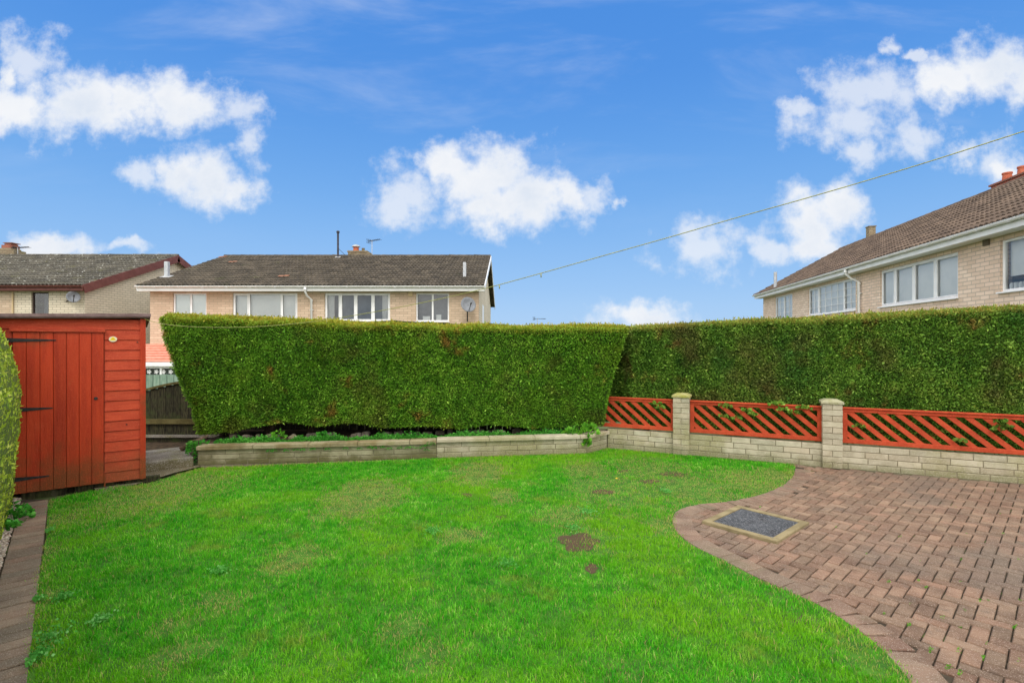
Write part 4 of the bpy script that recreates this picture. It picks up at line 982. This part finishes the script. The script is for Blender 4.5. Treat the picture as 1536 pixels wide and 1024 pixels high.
    # oval warning plate with a yellow triangle
    bx, bz = loc(169.5,508.5); h = MB(); h.add([(bx+.037*math.cos(a*.2618),-.0125,bz+.030*math.sin(a*.2618)) for a in range(24)]+[(bx+.037*math.cos(a*.2618),-.016,bz+.030*math.sin(a*.2618)) for a in range(24)], [tuple(range(24,48))]+[(i,(i+1)%24,24+(i+1)%24,24+i) for i in range(24)])
    pl = h.build('warning_plate', 'sticker_w', r, uv=False)
    h = MB(); h.prism([(bx-.028,-.0165,bz-.012),(bx+.028,-.0165,bz-.012),(bx+.004,-.0165,bz+.024),(bx-.004,-.0165,bz+.024)], (0,-.001,0)); h.build('triangle', 'sticker_y', pl, uv=False)
    h = MB(); 
    for q in (-.008,.008): h.tube([(bx+q,-.0178,bz+.004),(bx+q,-.0184,bz+.004)], .0035, 8)
    h.build('mark', 'black_iron', pl, uv=False)
    m = (Matrix.Translation(Cc) @ Rm); x_, z_ = loc(215,478); return m @ Vector((x_, -.03, z_))
line0 = shed()

# clothes line from the shed corner up past the camera's right
def clothes_line():
    end = U(1536,197,2.6); end2 = U(1700,150,2.1)
    pv = [(216,478),(240,485),(280,489.5),(330,491),(380,490),(430,486.5),(490,479.5),(560,468),(640,452.5),(720,434.5),(800,413),(900,385),(1000,357),(1100,328),(1200,300),(1300,271),(1400,240.5),(1536,197),(1650,161)]
    pts = []
    A = line0; Bx, By = end.x, end.y
    sp = spline(pv, 8)
    for u, v in sp:
        q = (u-768)/F; dx, dy = Bx-A.x, By-A.y
        t = (A.x - q*A.y)/(q*dy - dx); y = A.y + dy*t
        pts.append(Vector((A.x+dx*t, y, CH+(512-v)*y/F)))
    pts[0] = A
    mb = MB(); mb.tube(pts, .0028, 6)
    # twisted second strand
    tw = []; tot = 0; prev = pts[0]
    fine = []
    for a, b in zip(pts, pts[1:]):
        m_ = max(2, int((b-a).length/.012))
        for i in range(m_): fine.append(a.lerp(b, i/m_))
    for p in fine:
        tot += (p-prev).length; prev = p; tw.append(p + Vector((0, math.cos(tot*130)*.0022, math.sin(tot*130)*.0022)))
    mb.tube(tw, .0017, 4)
    for i in (len(pts)//3, int(len(pts)*.52), int(len(pts)*.56)): mb.tube([pts[i], pts[i]+Vector((0,0,-.03))], .004, 6)
    o = mb.build('washing_line', 'line', smooth=True, uv=False); tag(o, 'yellow twisted washing line tied to the red shed and rising to the right', 'washing line')
clothes_line()

# ------------------------------------------------------------------ houses
def tiles(A, X, S, Nn, L, H, tw, g, m, parent, name='roof_tiles', odd=(), lift=.035):
    """interlocking tiles: A lower corner, X along the eave, S up the slope"""
    A, X, S, Nn = Vector(A), Vector(X), Vector(S), Vector(Nn); mb = MB(); nt_ = int(round(L/tw)); tw = L/nt_; nr_ = int(round(H/g)); g = H/nr_
    prof = [(0,.0),(.12,.024),(.25,.034),(.38,.024),(.5,0),(.62,.024),(.75,.034),(.88,.024)]
    for rr in range(nr_):
        for c in range(nt_):
            vs = []; x0 = c*tw; j = random.gauss(0,.003); sl_ = random.gauss(0,.006)
            pr = prof + [(1.0,0)]
            for (q, h) in pr:
                base = A + X*(x0+q*tw)
                vs += [base + S*(rr*g-.02+sl_) + Nn*(h*1.3+.002), base + S*(rr*g-.02+sl_) + Nn*(h*1.3+lift+j), base + S*((rr+1)*g) + Nn*(h*1.3+.004)]
            fs = []
            for i in range(len(pr)-1): b = i*3; fs += [(b, b+3, b+4, b+1), (b+1, b+4, b+5, b+2)]
            mb.add(vs, fs, random.random())
    o = mb.build(name, m, parent, uv=False); return o
class House:
    def __init__(s, origin, rz, L, D, zg, ze, zr, **kw):
        s.r = empty('house', (origin[0], origin[1], zg), rz, **kw); s.L, s.D, s.zg, s.ze, s.zr = L, D, 0.0, ze-zg, zr-zg
        s.M = Matrix.Translation((origin[0], origin[1], zg)) @ Matrix.Rotation(rz, 4, 'Z'); s.inv = s.M.inverted()
        s.ov = .42; s.gv = .25
        s.sl = Vector((0, s.D/2+s.ov, s.zr-s.ze)); s.H = s.sl.length; s.S = s.sl.normalized(); s.n = Vector((0,-s.S.z,s.S.y))
    def loc(s, u, v, y=0.0):
        n = (s.M.to_3x3() @ Vector((0,1,0))); p = s.inv @ ray_plane(u, v, s.M @ Vector((0,y,0)), n); return p.x, p.z
    def roofpt(s, u, v):
        n = s.M.to_3x3() @ s.n; return s.inv @ ray_plane(u, v, s.M @ Vector((0,-s.ov,s.ze)), n)
    def facade(s, wins, m, x0=None, x1=None, th=.25, label=None):
        x0 = 0 if x0 is None else x0; x1 = s.L if x1 is None else x1; top = s.ze-.05; mb = MB(); x = x0
        for (a, b, za, zb) in sorted(wins):
            mb.box(x, a, 0, th, 0, top, .5); mb.box(a, b, 0, th, 0, za, .5)
            if zb < top: mb.box(a, b, 0, th, zb, top, .5)
            x = b
        mb.box(x, x1, 0, th, 0, top, .5); o = mb.build('front_wall', m, s.r)
        if label: o['label'] = label
        return o
    def shell(s, m, gable=True):
        D, L = s.D, s.L; zt = s.zr-.12; ze = s.ze + .42*(s.zr-s.ze)/(D/2+.42) - .12
        for x0, x1 in ((0,.25),(L-.25,L)):
            mb = MB(); prof = [(x0,.252,0),(x0,D,0),(x0,D,ze),(x0,D/2,zt),(x0,.252,ze)]; mb.prism(prof, (x1-x0,0,0)); 
            o = mb.build('gable_wall', m, s.r)
        mb = MB(); mb.box(.26,L-.26,D-.25,D-.002,0,s.ze-.05); mb.build('back_wall', m, s.r)
    def roof(s, m, barge, gutter, tw=.33, g=.36, bargew=.20, verge_cap=True):
        D, L, ov, gv = s.D, s.L, s.ov, s.gv
        A = Vector((-gv, -ov, s.ze)); 
        rf = tiles(A, (1,0,0), s.S, s.n, L+2*gv, s.H, tw, g, m, s.r)
        S2 = Vector((0,-s.S.y,s.S.z)); n2 = Vector((0,s.S.z,s.S.y))
        mb = MB(); mb.obox(Vector((L/2, D/2+(D/2+ov)/2, (s.ze+s.zr)/2)), (1,0,0), S2, n2, L+2*gv, s.H, .06); 
        mb.build('rear_slope', m, s.r, uv=False)
        mb = MB(); mb.obox(Vector((L/2, -ov+(D/2+ov)/2, (s.ze+s.zr)/2))-s.n*.036, (1,0,0), s.S, s.n, L+2*gv-.02, s.H-.02, .06); mb.build('roof_deck', 'mortar', s.r, uv=False)
        # ridge tiles
        mb = MB(); x = -gv
        while x < L+gv-.05:
            w = min(.44, L+gv-x); mb.tube([(x,D/2,s.zr-.02+random.gauss(0,.004)),(x+w,D/2,s.zr-.02)], [.115,.105], 10); x += .43
        mb.build('ridge', m, s.r, uv=False)
        # fascia, soffit and gutter
        mb = MB(); mb.box(-gv,L+gv,-ov+.02,-ov+.045,s.ze-.21,s.ze-.035); mb.box(-gv,L+gv,-ov+.046,-.002,s.ze-.2,s.ze-.18); mb.build('fascia', gutter, s.r, uv=False)
        mb = MB(); n = 8; x0, x1 = -gv-.02, L+gv+.02; cy, cz, R_ = -ov-.045, s.ze-.02, .058
        arc = [(cy+R_*math.cos(math.pi+math.pi*i/n), cz+R_*math.sin(math.pi+math.pi*i/n)) for i in range(n+1)]; arc2 = [(cy+(R_-.006)*math.cos(math.pi+math.pi*i/n), cz+.0+(R_-.006)*math.sin(math.pi+math.pi*i/n)) for i in range(n+1)]
        prof = arc + arc2[::-1]
        mb.prism([(x0,p[0],p[1]) for p in prof], (x1-x0,0,0))
        mb.box(x0,x1,cy-R_-.004,cy-R_+.006,cz-.004,cz+.008)
        x = .5
        while x < L: mb.box(x,x+.03,cy-R_-.006,cy+R_,cz-R_-.008,cz-R_-.002); x += .95
        mb.build('gutter', gutter, s.r, uv=False)
        # barge boards
        for xs in (-gv-.03, L+gv):
            for sg in (0,1):
                Sv = s.S if sg == 0 else S2; c = Vector((0,-ov+(D/2+ov)/2,(s.ze+s.zr)/2)) if sg == 0 else Vector((0,D/2+(D/2+ov)/2,(s.ze+s.zr)/2)); nn = s.n if sg == 0 else n2
                mb = MB(); mb.obox(c - nn*(bargew/2-.02) + Vector((xs+.015,0,0)), (1,0,0), Sv, nn, .03, s.H, bargew); mb.build('barge_board', barge, s.r, uv=False)
        return rf
    def window(s, x0, x1, z0, z1, splits, fm='white_pvc', back='blind', bars=None, sill=True, curtain=None):
        """splits: fractions of the width where mullions stand"""
        w = MB(); fw = .055; d0, d1 = .05, .12
        def bar(a,b,c,d,yy=0): w.obox(((a+b)/2,(d0+d1)/2+yy,(c+d)/2), (1,0,0),(0,0,1),(0,-1,0), b-a, d-c, d1-d0, .006)
        bar(x0,x1,z0,z0+fw); bar(x0,x1,z1-fw,z1); bar(x0,x0+fw,z0+fw,z1-fw); bar(x1-fw,x1,z0+fw,z1-fw)
        xs = [x0+fw] + [x0+(x1-x0)*q for q in splits] + [x1-fw]
        for q in xs[1:-1]: bar(q-.035,q+.035,z0+fw,z1-fw)
        fr = w.build('window', fm, s.r, uv=False)
        for i in range(len(xs)-1):
            a, b = xs[i]+(.035 if i else 0), xs[i+1]-(.035 if i < len(xs)-2 else 0)
            sb = MB()
            if (b-a) < (x1-x0)*.3+.1 and fm != 'dark_frame':
                t = .035
                for (p,q,r_,t_) in ((a,b,z0+fw,z0+fw+t),(a,b,z1-fw-t,z1-fw),(a,a+t,z0+fw+t,z1-fw-t),(b-t,b,z0+fw+t,z1-fw-t)): sb.obox(((p+q)/2,.055,(r_+t_)/2),(1,0,0),(0,0,1),(0,-1,0),q-p,t_-r_,.03,.005)
                sb.build('casement', fm, fr, uv=False)
            g = MB(); g.add([(a,.085,z0+fw),(b,.085,z0+fw),(b,.085,z1-fw),(a,.085,z1-fw)], [(0,1,2,3)]); g.build('pane', 'glass', fr, uv=False)
            if bars:
                gb = MB(); nx, nzb = bars[i]
                for k in range(1, nx): q = a+(b-a)*k/nx; gb.box(q-.011,q+.011,.072,.092,z0+fw,z1-fw)
                for k in range(1, nzb): q = z0+fw+(z1-z0-2*fw)*k/nzb; gb.box(a,b,.071,.093,q-.011,q+.011)
                gb.build('glazing_bars', fm, fr, uv=False)
        if back == 'vertical':
            c = MB(); n = int((x1-x0)/.09)
            for k in range(n): q = x0+(x1-x0)*(k+.5)/n; c.obox((q,.20,(z0+z1)/2), Vector((1,.5,0)).normalized(), Vector((-.5,1,0)).normalized(), UP, .088, .004, z1-z0)
            c.build('blind', 'blind', fr, uv=False)
        elif back == 'blind':
            c = MB(); c.box(x0+.02,x1-.02,.135,.14,z0,z1); c.build('blind', 'blind', fr, uv=False)
        elif back == 'half':
            c = MB(); c.box(x0+.02,x1-.02,.20,.205,z0+(z1-z0)*.30,z1); c.build('blind', 'blind', fr, uv=False)
            for k in range(4): q = x0+.12+k*.13; c = MB(); c.tube([(q,.16,z0+.02),(q,.16,z0+.16+.04*(k%2)),(q,.16,z0+.2)], [.04,.045,.02], 10); c.build('ornament', 'blind', fr, uv=False)
        if curtain:
            for (a, b) in curtain:
                c = MB(); n = int((b-a)*40); pts = [(x0+(x1-x0)*0+a+(b-a)*k/n, .19+.02*math.sin(k*1.3)) for k in range(n+1)]
                c.add([(p[0],p[1],z0) for p in pts]+[(p[0],p[1],z1) for p in pts], [(k,k+1,n+1+k+1,n+1+k) for k in range(n)]); c.build('curtain', 'curtain', fr, uv=False, smooth=True)
        c = MB(); c.box(x0-.01,x1+.01,.6,.61,z0-.1,z1+.1); c.build('room_behind', 'room', fr, uv=False)
        if sill: c = MB(); c.obox(((x0+x1)/2,-.0,z0-.018),(1,0,0),(0,-1,0),(0,0,1),x1-x0+.06,.14,.03,.006); c.build('sill', fm, fr, uv=False)
        return fr
def pot(mb, x, y, z, r=.12, h=.35, n=12):
    mb.tube([(x,y,z),(x,y,z+h*.08),(x,y,z+h*.85),(x,y,z+h*.86),(x,y,z+h)], [r*1.15,r,r*.85,r,r*.98], n)
def aerial(name, label, base, h, heading, boomlen=1.0, n=7):
    r = empty(name, base, heading, label=label, cat='tv aerial')
    m = MB(); m.tube([(0,0,0),(0,0,h)], .018, 6); m.build('mast', 'grey_metal', r, uv=False)
    m = MB(); m.tube([(-boomlen*.3,0,h-.05),(boomlen*.7,0,h-.02)], .014, 6)
    for k in range(n): x = -boomlen*.25+boomlen*.9*k/(n-1); m.tube([(x,-.16,h-.04),(x,.16,h-.04)], .008, 5)
    [m.tube([(-boomlen*.29,-.16,h-.04+q),(-boomlen*.29,.16,h-.04+q)],.008,5) for q in (-.1,-.05,.05,.1)]; m.tube([(-boomlen*.29,0,h-.15),(-boomlen*.29,0,h+.07)],.01,5); m.build('boom', 'black_iron', r, uv=False)
def dish(label, c, R_, nrm, armto):
    c = Vector(c); nrm = Vector(nrm).normalized(); a = nrm.cross(UP).normalized(); b = a.cross(nrm)
    r = empty('satellite_dish', c, label=label, cat='satellite dish', group='satellite dishes on house walls')
    m = MB(); vs = [(0,0,0)]; n = 20; rings = 5
    vs = [tuple(-nrm*.09)]
    for j in range(1, rings+1):
        for i in range(n): q = j/rings; vs.append(tuple((a*math.cos(i*6.2832/n)*R_*q + b*math.sin(i*6.2832/n)*R_*1.05*q) + nrm*(.09*q*q-.09)))
    fs = [(0,1+i,1+(i+1)%n) for i in range(n)]
    for j in range(rings-1):
        for i in range(n): fs.append((1+j*n+i,1+(j+1)*n+i,1+(j+1)*n+(i+1)%n,1+j*n+(i+1)%n))
    m.add(vs, fs); o = m.build('reflector', 'dish', r, uv=False, smooth=True)
    md = o.modifiers.new('solid', 'SOLIDIFY'); md.thickness = .015
    m = MB(); m.tube([-b*R_*.9, nrm*.38-b*R_*.45], .014, 6); m.tube([nrm*.36-b*R_*.42, nrm*.44-b*R_*.4], .035, 8); m.build('feed_arm', 'black_iron', r, uv=False)
    m = MB(); m.tube([-nrm*.10, -nrm*.16-UP*.05, Vector(armto)-c], .024, 6); m.build('bracket', 'black_iron', r, uv=False)

# central house: facade faces the camera
YC = 21.0; kC = YC/F; xL = (225-768)*kC; xR = (718-768)*kC
zgC = -1.5
ch = House((xL, YC), 0.0, xR-xL, 11.8, zgC, CH+(512-429)*(YC-.45)/F+.02, CH+(512-384.5)*(YC+5.9)/F, label='long buff brick semi-detached house with dark tiled roof above the middle hedge', cat='house')
wc = [(259.5,309.5,(.52,),'blind'),(349,446,(.245,.745),'vertical'),(487,585,(.235,.47,.735),'none'),(624,673.5,(.5,),'none')]
zt1 = ch.loc(500,439.5)[1]; zb1 = ch.loc(600,482)[1]
wins = []
for (u0,u1,sp_,bk) in wc:
    a = ch.loc(u0,450)[0]; b = ch.loc(u1,450)[0]; wins.append((a,b,zb1,zt1))
gw = []
ch.facade(wins + gw, 'brick_c'); ch.shell('brick_g')
for (a,b,c,d),(u0,u1,sp_,bk) in zip(wins, wc):
    cur = None
    if u0 == 487: cur = [(.02,.34),(b-a-.36,b-a-.02)]; 
    fr = ch.window(a,b,c,d,sp_,back=bk)
    if cur:
        for (p,q) in cur:
            m_ = MB(); n = 30; pts = [(a+p+(q-p)*k/n, .19+.02*math.sin(k*1.3)) for k in range(n+1)]
            m_.add([(t[0],t[1],c) for t in pts]+[(t[0],t[1],d) for t in pts], [(k,k+1,n+2+k,n+1+k) for k in range(n)]); m_.build('curtain', 'curtain', fr, uv=False, smooth=True)
    if u0 == 624:
        m_ = MB(); m_.box(a+.25,a+.55,.14,.17,c+.06,c+.22); m_.build('ornament', 'blind', fr, uv=False); m_ = MB(); m_.box(a+.80,a+1.0,.14,.17,c+.06,c+.28); m_.build('ornament', 'blind', fr, uv=False)
ch.roof('tile_c', 'white_pvc', 'gutter_w', tw=.33, g=.43)
# a few replaced red tiles and moss marks
for u, v in ((332,387),(347,394.5),(337,386.5),(422,416),(430,415.5),(352,394)):
    p = ch.roofpt(u, v); m_ = MB(); m_.obox(p + ch.n*.066, (1,0,0), ch.S, ch.n, .22, .2, .012); m_.build('replacement_tile', 'old_tile', ch.r, uv=False)
def downpipe(hs, u, v, ztop, zbot=0.4, off=.5):
    x, _ = hs.loc(u, v); m = MB(); ov = hs.ov
    m.tube([(x,-ov-.045,ztop-.05),(x,-ov-.045,ztop-.22),(x+.0,-.3,ztop-.38),(x+.10,-.09,ztop-.52),(x+.10,-.07,zbot)], .042, 10)
    m.tube([(x,-ov-.045,ztop-.10),(x,-ov-.045,ztop-.2)], .056, 10); m.tube([(x+.10,-.07,ztop-.62),(x+.10,-.07,ztop-.54)], .052, 10)
    for k in range(2): m.box(x+.03,x+.17,-.08,-.001,ztop-.95-k*1.6,ztop-.92-k*1.6)
    m.build('downpipe', 'white_pvc', hs.r, uv=False, smooth=True)
downpipe(ch, 464.5, 450, ch.ze)
ax_, az_ = ch.loc(616,440.5); m_ = MB(); m_.obox((ax_,-.03,az_),(1,0,0),(0,0,1),(0,-1,0),.17,.2,.06,.012); m_.build('alarm_box', 'cream_box', ch.r, uv=False)
def vent(hs, u, vt, vb, w, m, name='vent_flue', flash=True):
    p = hs.roofpt(u, vb); k = (hs.M @ p).y/F; h = (vb-vt)*k; o = MB()
    o.tube([(p.x,p.y,p.z-.15),(p.x,p.y,p.z+h)], w/2, 12) if name != 'vent_flue' else o.obox((p.x,p.y,p.z+h/2-.05),(1,0,0),(0,1,0),(0,0,1),w,w,h+.1,.01)
    f = o.build(name, m, hs.r, uv=False)
    if flash: q = MB(); q.obox(p+hs.n*.07,(1,0,0),hs.S,hs.n,w*2.6,w*2.4,.012); q.build('flashing', 'lead', f, uv=False)
    return p, h
vent(ch, 697, 393.5, 416, .125, 'grey_metal', flash=False); vent(ch, 250.5, 392.5, 417, .15, 'grey_metal')
p, h = vent(ch, 507, 349, 387.5, .10, 'black_flue', name='flue_pipe')
m_ = MB(); m_.tube([(p.x,p.y,p.z+h-.02),(p.x,p.y,p.z+h+.06),(p.x,p.y,p.z+h+.09)], [.075,.085,.06], 12); m_.build('cowl', 'black_flue', ch.r, uv=False); m_ = MB(); m_.tube([(p.x,p.y,p.z+h*.4),(p.x+.45,p.y+.2,p.z+.05)], .012, 5); m_.build('stay', 'black_flue', ch.r, uv=False)
# chimney behind the ridge
cy = ch.D/2+.5; Yc = YC+cy; kc = Yc/F; cx0 = (525-768)*kc - xL; cx1 = (557-768)*kc - xL; zc_ = lambda v: CH+(512-v)*kc - zgC
m_ = MB(); m_.box(cx0,cx1,cy-.35,cy+.35,ch.zr-.6,zc_(380)); m_.box(cx0-.03,cx1-.12,cy-.38,cy+.38,zc_(380)+.002,zc_(377.5)); chm = m_.build('chimney', 'chim', ch.r)
m_ = MB(); pot(m_, cx0+.32, cy, zc_(377.5), .16, zc_(369)-zc_(377.5)); m_.build('chimney_pot', 'terracotta', chm, uv=False, smooth=False)
m_ = MB(); X0 = cx0+.32; m_.tube([(X0,cy,zc_(370.5)),(X0,cy,zc_(370))],.22,14); m_.tube([(X0,cy,zc_(370)),(X0,cy,zc_(368.3)),(X0,cy,zc_(367.3))],[.2,.17,.08],14); m_.build('cowl', 'lead', chm, uv=False)
m_ = MB(); pot(m_, cx0+.70, cy, zc_(378), .09, .2); m_.build('chimney_pot', 'chim', chm, uv=False)
# side window and gable trims on the right gable wall
m_ = MB(); yy = 2.3; zz = zb1; m_.box(ch.L+.001,ch.L+.03,yy,yy+1.1,zz-.3,zz+.85); m_.build('side_window', 'white_pvc', ch.r, uv=False)
aerial('tv_aerial', 'thin tv aerial standing beside the chimney of the long central house', ((558-768)*kc, Yc, CH+(512-384)*kc), 24*kc, math.radians(-35), .9)
wy = YC
dish('grey satellite dish at the right corner of the long central house', U(702.5,456.5,YC-.5), 11.3*kC, (.35,-1,.35), U(701,482,YC-.04))
# salmon tiled lean-to, left end, below the first floor
zz0 = ch.loc(230,543,y=-2.2)[1]; zz1 = ch.loc(230,516)[1]; xa = -1.0; xb = 3.2
m_ = MB(); Sv = Vector((0,2.2,zz1-zz0)); H_ = Sv.length; Sv.normalize(); nn = Vector((0,-Sv.z,Sv.y))
for k in range(7): m_.obox(Vector(((xa+xb)/2,-2.2,zz0))+Sv*(H_*(k+.5)/7)+nn*(.01), (1,0,0), (Sv*1+nn*-.12).normalized(), (nn+Sv*.12).normalized(), xb-xa, H_/7+.02, .03)
lt = m_.build('porch_roof', 'salmon_tile', ch.r, uv=False)
m_ = MB(); m_.box(xa,xb,-2.32,-2.22,zz0-.14,zz0-.0); m_.build('porch_gutter', 'gutter_w', ch.r, uv=False)
zw = ch.loc(230,549.5,y=-2.1)[1]; m_ = MB(); m_.box(xa,xb,-2.15,-2.05,0,zw-1.1); m_.build('porch_wall', 'brick_c', ch.r)
m_ = MB(); x = xa
m_.box(xa,xb,-2.16,-2.06,zw-.06,zw+.08); m_.box(xa,xb,-2.16,-2.06,zw-1.1,zw-1.02)
while x < xb: m_.box(x,x+.07,-2.155,-2.065,zw-1.02,zw-.06); x += .95
wnd = m_.build('porch_window', 'white_pvc', ch.r, uv=False)
m_ = MB(); m_.add([(xa,-2.10,zw-1.1),(xb,-2.10,zw-1.1),(xb,-2.10,zw),(xa,-2.10,zw)],[(0,1,2,3)]); m_.build('pane', 'glass', wnd, uv=False)
m_ = MB(); m_.box(xa,xb,-1.2,-1.19,zw-1.2,zw+.1); m_.build('room_behind', 'room', wnd, uv=False)
x = xa+.1
while x < xb:
    m_ = MB()
    for a in range(5): m_.obox((x+.055*math.cos(a*1.2566),-2.115,zw-.19+.055*math.sin(a*1.2566)), (1,0,0),(0,0,1),(0,-1,0), .05,.05,.008,.002)
    m_.obox((x,-2.118,zw-.19), (1,0,0),(0,0,1),(0,-1,0), .05,.05,.008,.002)
    x += .26; m_.build('leaded_flower', 'white_pvc', wnd, uv=False)

# left house
kl = (3.8-CH)/82; YL = kl*F + .42; xgr = (122-768)*kl*1.012
lh = House((xgr-13.0, YL), 0.0, 13.0, 11.2, -1.5, CH+(512-428.5)*kl+.02, CH+(512-383.5)*(YL+5.6)/F, label='buff brick house with lichen spotted roof and maroon barge board behind the shed', cat='house')
za, zb_ = lh.loc(60,438)[1], lh.loc(60,478)[1]; w0, w1 = lh.loc(47,450)[0], lh.loc(73,450)[0]
split = lh.loc(21,450)[0]
lh.facade([(w0,w1,zb_,za)], 'brick_g', x0=split+.001); lh.facade([], 'brick_c', x1=split, label='warmer buff brick front wall of the adjoining half')
lh.window(w0,w1,zb_,za,(), fm='dark_frame', back='none', sill=False)
lh.shell('brick_g'); lh.roof('tile_l', 'brown_pvc', 'brown_pvc', tw=.33, g=.43, bargew=.34)
m_ = MB(); x_, z_ = lh.loc(20.5,450); m_.tube([(x_,-.05,z_-3),(x_,-.05,lh.ze-.25)], .03, 8); m_.build('downpipe', 'cream_box', lh.r, uv=False)
cy = lh.D/2+.6; Yc = YL+cy; kc = Yc/F; X_ = lambda u: (u-768)*kc-(xgr-13.0); Z_ = lambda v: CH+(512-v)*kc+1.5
m_ = MB(); m_.box(X_(-12),X_(30),cy-.35,cy+.35,lh.zr-.5,Z_(376.5)); m_.box(X_(-10),X_(24),cy-.3,cy+.3,Z_(376.5)+.002,Z_(373.5)); chm = m_.build('chimney', 'chim', lh.r)
m_ = MB(); m_.box(X_(9),X_(23),cy-.25,cy+.25,Z_(373.5),Z_(368.5)); m_.box(X_(12),X_(22),cy-.2,cy+.2,Z_(368.5)+.001,Z_(366.5)); m_.box(X_(11),X_(24.5),cy-.25,cy+.25,Z_(365.8),Z_(364.8)); m_.build('chimney_pot', 'chim_red', chm)
m_ = MB(); m_.tube([(0,0,0),(0,0,.01)],.01,4)
aerial('tv_aerial', 'tv aerial pointing right beside the chimney of the left house', ((32-768)*kc, Yc-.2, CH+(512-384)*kc), 12.5*kc, math.radians(-14), 1.1, 9)
dish('grey satellite dish on the corner of the left house above the shed', U(110,445,YL-.35), 8.6*kl, (.75,-.8,.3), U(99,452,YL-.02))

# right house: facade recedes along the right side
VPx = 900; dv = Vector(((VPx-768)/F, 1, 0)).normalized(); e_ = 2.6
Pf = Vector(((1131-768)/68.5*e_, F*e_/68.5, 0)); inn = Vector((dv.y, -dv.x, 0))
org = Pf + inn*.42 - dv*.25; rz = math.atan2(-dv.y, -dv.x)
wR = 9.0
rh = House((org.x, org.y), rz, 26.0, wR-.84+.0, -1.2, CH+e_+.02, CH+(512-374)*(Pf+inn*4.5).y/F, label='buff brick house with brown tiled roof and white windows above the right hedge', cat='house')
rw = [(1162,1188.5,(.5,),441,479,[(2,4),(2,4)],'blind'),(1212,1283.5,(.235,.76),None,None,[(2,4),(4,4),(2,4)],'blind'),(1320,1437,(.21,.47,.735),None,None,None,'blind'),(1500,1610,(.45,),None,None,None,'half')]
ztR = rh.loc(1437,377)[1]; zbR_ = rh.loc(1437,446)[1]
wl = []
for (u0,u1,sp_,a_1,b_1,br,bk) in rw:
    a = rh.loc(u0,450)[0]; b = rh.loc(u1,450)[0]; wl.append((a,b,zbR_,ztR))
rh.facade(wl, 'brick_r')
for w_, (u0,u1,sp_,_,_,br,bk) in zip(wl, rw): rh.window(*w_, sp_, back=bk, bars=br)
rh.shell('brick_r'); rh.roof('tile_r', 'white_pvc', 'gutter_w', tw=.33, g=.36)
downpipe(rh, 1290, 420, rh.ze)
vx, vz = rh.loc(1480.5,362); m_ = MB(); m_.obox((vx,-.02,vz),(1,0,0),(0,0,1),(0,-1,0),.2,.2,.04,.01)
m_.build('air_vent', 'chim', rh.r, uv=False)
def ridge_x(u):  # local x on the ridge seen at u
    n = Vector((inn.x, inn.y, 0)); p = rh.inv @ ray_plane(u, 400, rh.M @ Vector((0,rh.D/2,0)), n); return p.x
xx = ridge_x(1298); yv = (rh.M @ Vector((xx, rh.D/2, 0))).y/F
m_ = MB(); m_.box(xx-.16,xx+.16,rh.D/2+.1,rh.D/2+.4,rh.zr-.2,rh.zr+.62); m_.box(xx-.19,xx+.19,rh.D/2+.07,rh.D/2+.43,rh.zr+.621,rh.zr+.66); m_.build('vent_stack', 'chim', rh.r)
p, h = vent(rh, 1163, 408, 432, .16, 'grey_metal', name='flue_pipe', flash=False)
xa, xb = ridge_x(1484), ridge_x(1640); 
if xa > xb: xa, xb = xb, xa
m_ = MB(); m_.box(xa,min(xb,xa+1.9),rh.D/2+.05,rh.D/2+.75,rh.zr-.3,rh.zr+.18); m_.box(xa-.05,xa+1.95,rh.D/2,rh.D/2+.8,rh.zr+.181,rh.zr+.24); cr_ = m_.build('chimney', 'chim_red', rh.r)
for dx in (.20, .85):
    m_ = MB(); pot(m_, xa+dx, rh.D/2+.4, rh.zr+.24, .145, .34, 16); m_.build('chimney_pot', 'terracotta', cr_, uv=False)
# distant aerial just above the hedge
aerial('tv_aerial', 'tiny distant tv aerial just showing above the middle hedge', U(806,500,34), 1.0, math.radians(30), .9, 6)
